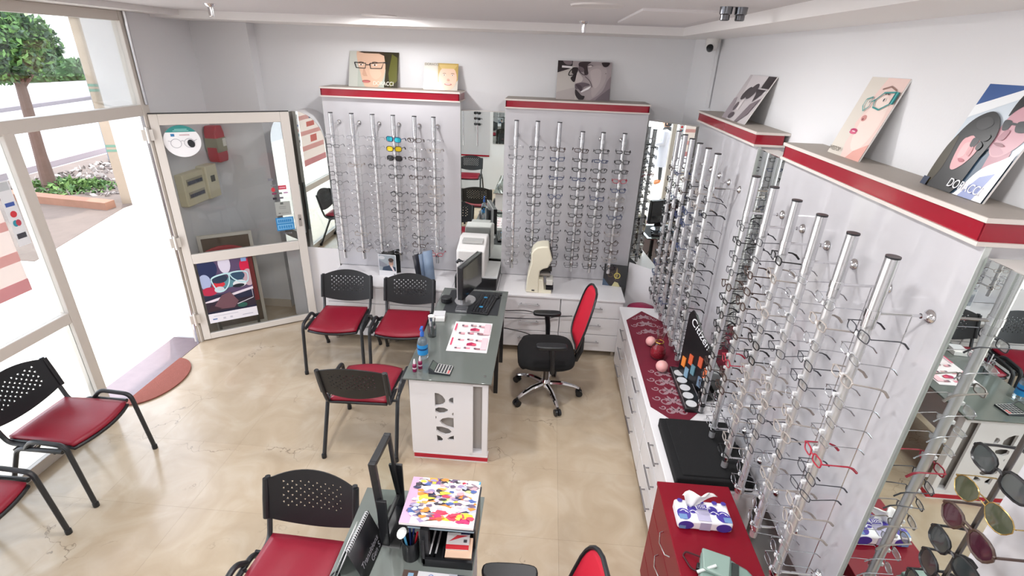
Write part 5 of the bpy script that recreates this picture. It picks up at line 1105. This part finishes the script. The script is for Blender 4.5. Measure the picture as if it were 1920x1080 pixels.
# ================================================================== PEOPLE OUTSIDE (seen in the corner mirror)
def person(label, loc, rz, ht, skin, top, trousers, shoes, hair, coat=None, scarf=False):
    t = thing('person', label, 'person', loc, rz); k = ht / 1.65
    J = {'pelvis': (0, 0, .90), 'waist': (0, .0, 1.05), 'chest': (0, .0, 1.28), 'neck': (0, .0, 1.42), 'headb': (0, -.01, 1.48), 'heada': (0, -.015, 1.58)}
    for s_, n in ((-1, 'L'), (1, 'R')):
        J.update({'hip' + n: (s_ * .09, 0, .86), 'knee' + n: (s_ * .10, -.015, .47), 'ank' + n: (s_ * .10, .01, .07), 'toe' + n: (s_ * .11, -.14, .03), 'sho' + n: (s_ * .17, .0, 1.36), 'elb' + n: (s_ * .22, -.02, 1.09), 'wri' + n: (s_ * .10, -.20, 1.04), 'hand' + n: (s_ * .03, -.24, 1.06)})
    E_ = [('pelvis', 'waist'), ('waist', 'chest'), ('chest', 'neck'), ('neck', 'headb'), ('headb', 'heada')]
    for n in 'LR': E_ += [('pelvis', 'hip' + n), ('hip' + n, 'knee' + n), ('knee' + n, 'ank' + n), ('ank' + n, 'toe' + n), ('chest', 'sho' + n), ('sho' + n, 'elb' + n), ('elb' + n, 'wri' + n), ('wri' + n, 'hand' + n)]
    RD = {'pelvis': .13, 'waist': .115, 'chest': .14, 'neck': .05, 'headb': .075, 'heada': .085, 'hip': .09, 'knee': .06, 'ank': .045, 'toe': .04, 'sho': .06, 'elb': .045, 'wri': .033, 'hand': .038}
    names = list(J); me = bpy.data.meshes.new('body'); me.from_pydata([Vector(J[n]) * k for n in names], [(names.index(a_), names.index(b_)) for a_, b_ in E_], [])
    o = link('body', me, t); sk = o.modifiers.new('skin', 'SKIN'); sv = me.skin_vertices[0].data
    for i, n in enumerate(names):
        r_ = RD.get(n) or RD.get(n[:-1]); sv[i].radius = (r_ * k, r_ * k); sv[i].use_root = (n == 'pelvis')
    sb = o.modifiers.new('sub', 'SUBSURF'); sb.levels = 2; sb.render_levels = 2; sk.use_smooth_shade = True
    mt = bpy.data.materials.new('person_skin_clothes'); mt.use_nodes = True; nn = mt.node_tree.nodes; ll = mt.node_tree.links
    tcn = nn.new('ShaderNodeTexCoord'); sx_ = nn.new('ShaderNodeSeparateXYZ'); ll.new(tcn.outputs['Object'], sx_.inputs[0]); mr_ = nn.new('ShaderNodeMath'); mr_.operation = 'DIVIDE'; mr_.inputs[1].default_value = 1.75; ll.new(sx_.outputs['Z'], mr_.inputs[0])
    rp = nn.new('ShaderNodeValToRGB'); rp.color_ramp.interpolation = 'CONSTANT'; e_ = rp.color_ramp.elements; e_[0].position = 0; e_[0].color = lin(shoes); e_[1].position = .075 * k; e_[1].color = lin(trousers)
    x_ = rp.color_ramp.elements.new(.51 * k); x_.color = lin(top); x_ = rp.color_ramp.elements.new(.815 * k); x_.color = lin(skin); ll.new(mr_.outputs[0], rp.inputs[0]); ll.new(rp.outputs[0], nn['Principled BSDF'].inputs['Base Color']); me.materials.append(mt)
    hd_ = MB().lathe([(.001, .0), (.05, .015), (.07, .06), (.078, .12), (.07, .18), (.04, .22), (.001, .232)], 18, (0, -.02, 1.44), sy=1.18)
    hd_.v = [(x * k, y * k, z * k) for x, y, z in hd_.v]; hd_.build('head', M(skin, .5), t, smooth=80)
    nb = MB().tube([(0, -.105 * k, 1.575 * k), (0, -.128 * k, 1.54 * k)], [.008, .014], 8); nb.build('nose', M(skin, .5), t)
    for s_ in (-1, 1):
        MB().lathe([(.001, 0), (.010, .006), (.001, .012)], 10, (s_ * .028 * k, -.108 * k, 1.565 * k)).build('eye', M('#2a2220', .4), t); MB().tube([(s_ * .08 * k, -.02 * k, 1.53 * k), (s_ * .082 * k, -.015 * k, 1.58 * k)], .013, 8).build('ear', M(skin, .5), t)
    MB().tube([(-.022 * k, -.108 * k, 1.505 * k), (.022 * k, -.108 * k, 1.505 * k)], .005, 6).build('mouth', M('#9a4a48', .5), t)
    hp = MB().lathe([(.082, .05 if scarf else .12), (.092, .12), (.088, .19), (.055, .235), (.001, .25)], 18, (0, .0, 1.44), sy=1.12); hp.v = [(x * k, y * k, z * k) for x, y, z in hp.v]; hp.build('hair', M(hair, .7), t, smooth=80)
    if scarf: 
        sp_ = MB().lathe([(.16, -.08), (.12, -.02), (.085, .05)], 18, (0, .01, 1.42)); sp_.v = [(x * k, y * k, z * k) for x, y, z in sp_.v]; sp_.build('scarf', M(hair, .7), t, smooth=80)
    if coat:
        c_ = MB().lathe([(.245, .48), (.225, .75), (.19, 1.0), (.20, 1.2), (.19, 1.36), (.10, 1.42)], 24, sy=.78); c_.v = [(x * k, y * k, z * k) for x, y, z in c_.v]; c_.build('coat', M(coat, .7), t, smooth=80)
        for s_ in (-1, 1): MB().tube([Vector(J['sho' + ('L' if s_ < 0 else 'R')]) * k, Vector(J['elb' + ('L' if s_ < 0 else 'R')]) * k, Vector(J['wri' + ('L' if s_ < 0 else 'R')]) * k], [.075, .062, .05], 10).build('sleeve', M(coat, .7), t, smooth=80)
    for s_ in (-1, 1):
        for q in range(4): MB().tube([Vector((s_ * (.03 - .012 * q + .01), -.235, 1.06)) * k, Vector((s_ * (.012 - .012 * q + .01), -.285, 1.07)) * k, Vector((s_ * (.0 - .012 * q + .01), -.30, 1.055)) * k], [.009, .008, .007], 6).build('finger', M(skin, .5), t)
        MB().tube([Vector((s_ * .05, -.22, 1.08)) * k, Vector((s_ * .03, -.255, 1.105)) * k], [.010, .008], 6).build('thumb', M(skin, .5), t)
    return t
person('person in a long white coat standing outside, seen in the corner mirror', (-6.6, 2.02, -.02), radians(200), 1.52, '#c99a84', '#eeeeee', '#1c1e24', '#a5643a', '#1d1a1c', '#a6a6b0', True)
person('person in grey standing outside beside the white coat, seen in the corner mirror', (-6.35, 2.75, -.02), radians(60), 1.52, '#c99a84', '#4d554f', '#3b433e', '#4a3a30', '#2a211e')
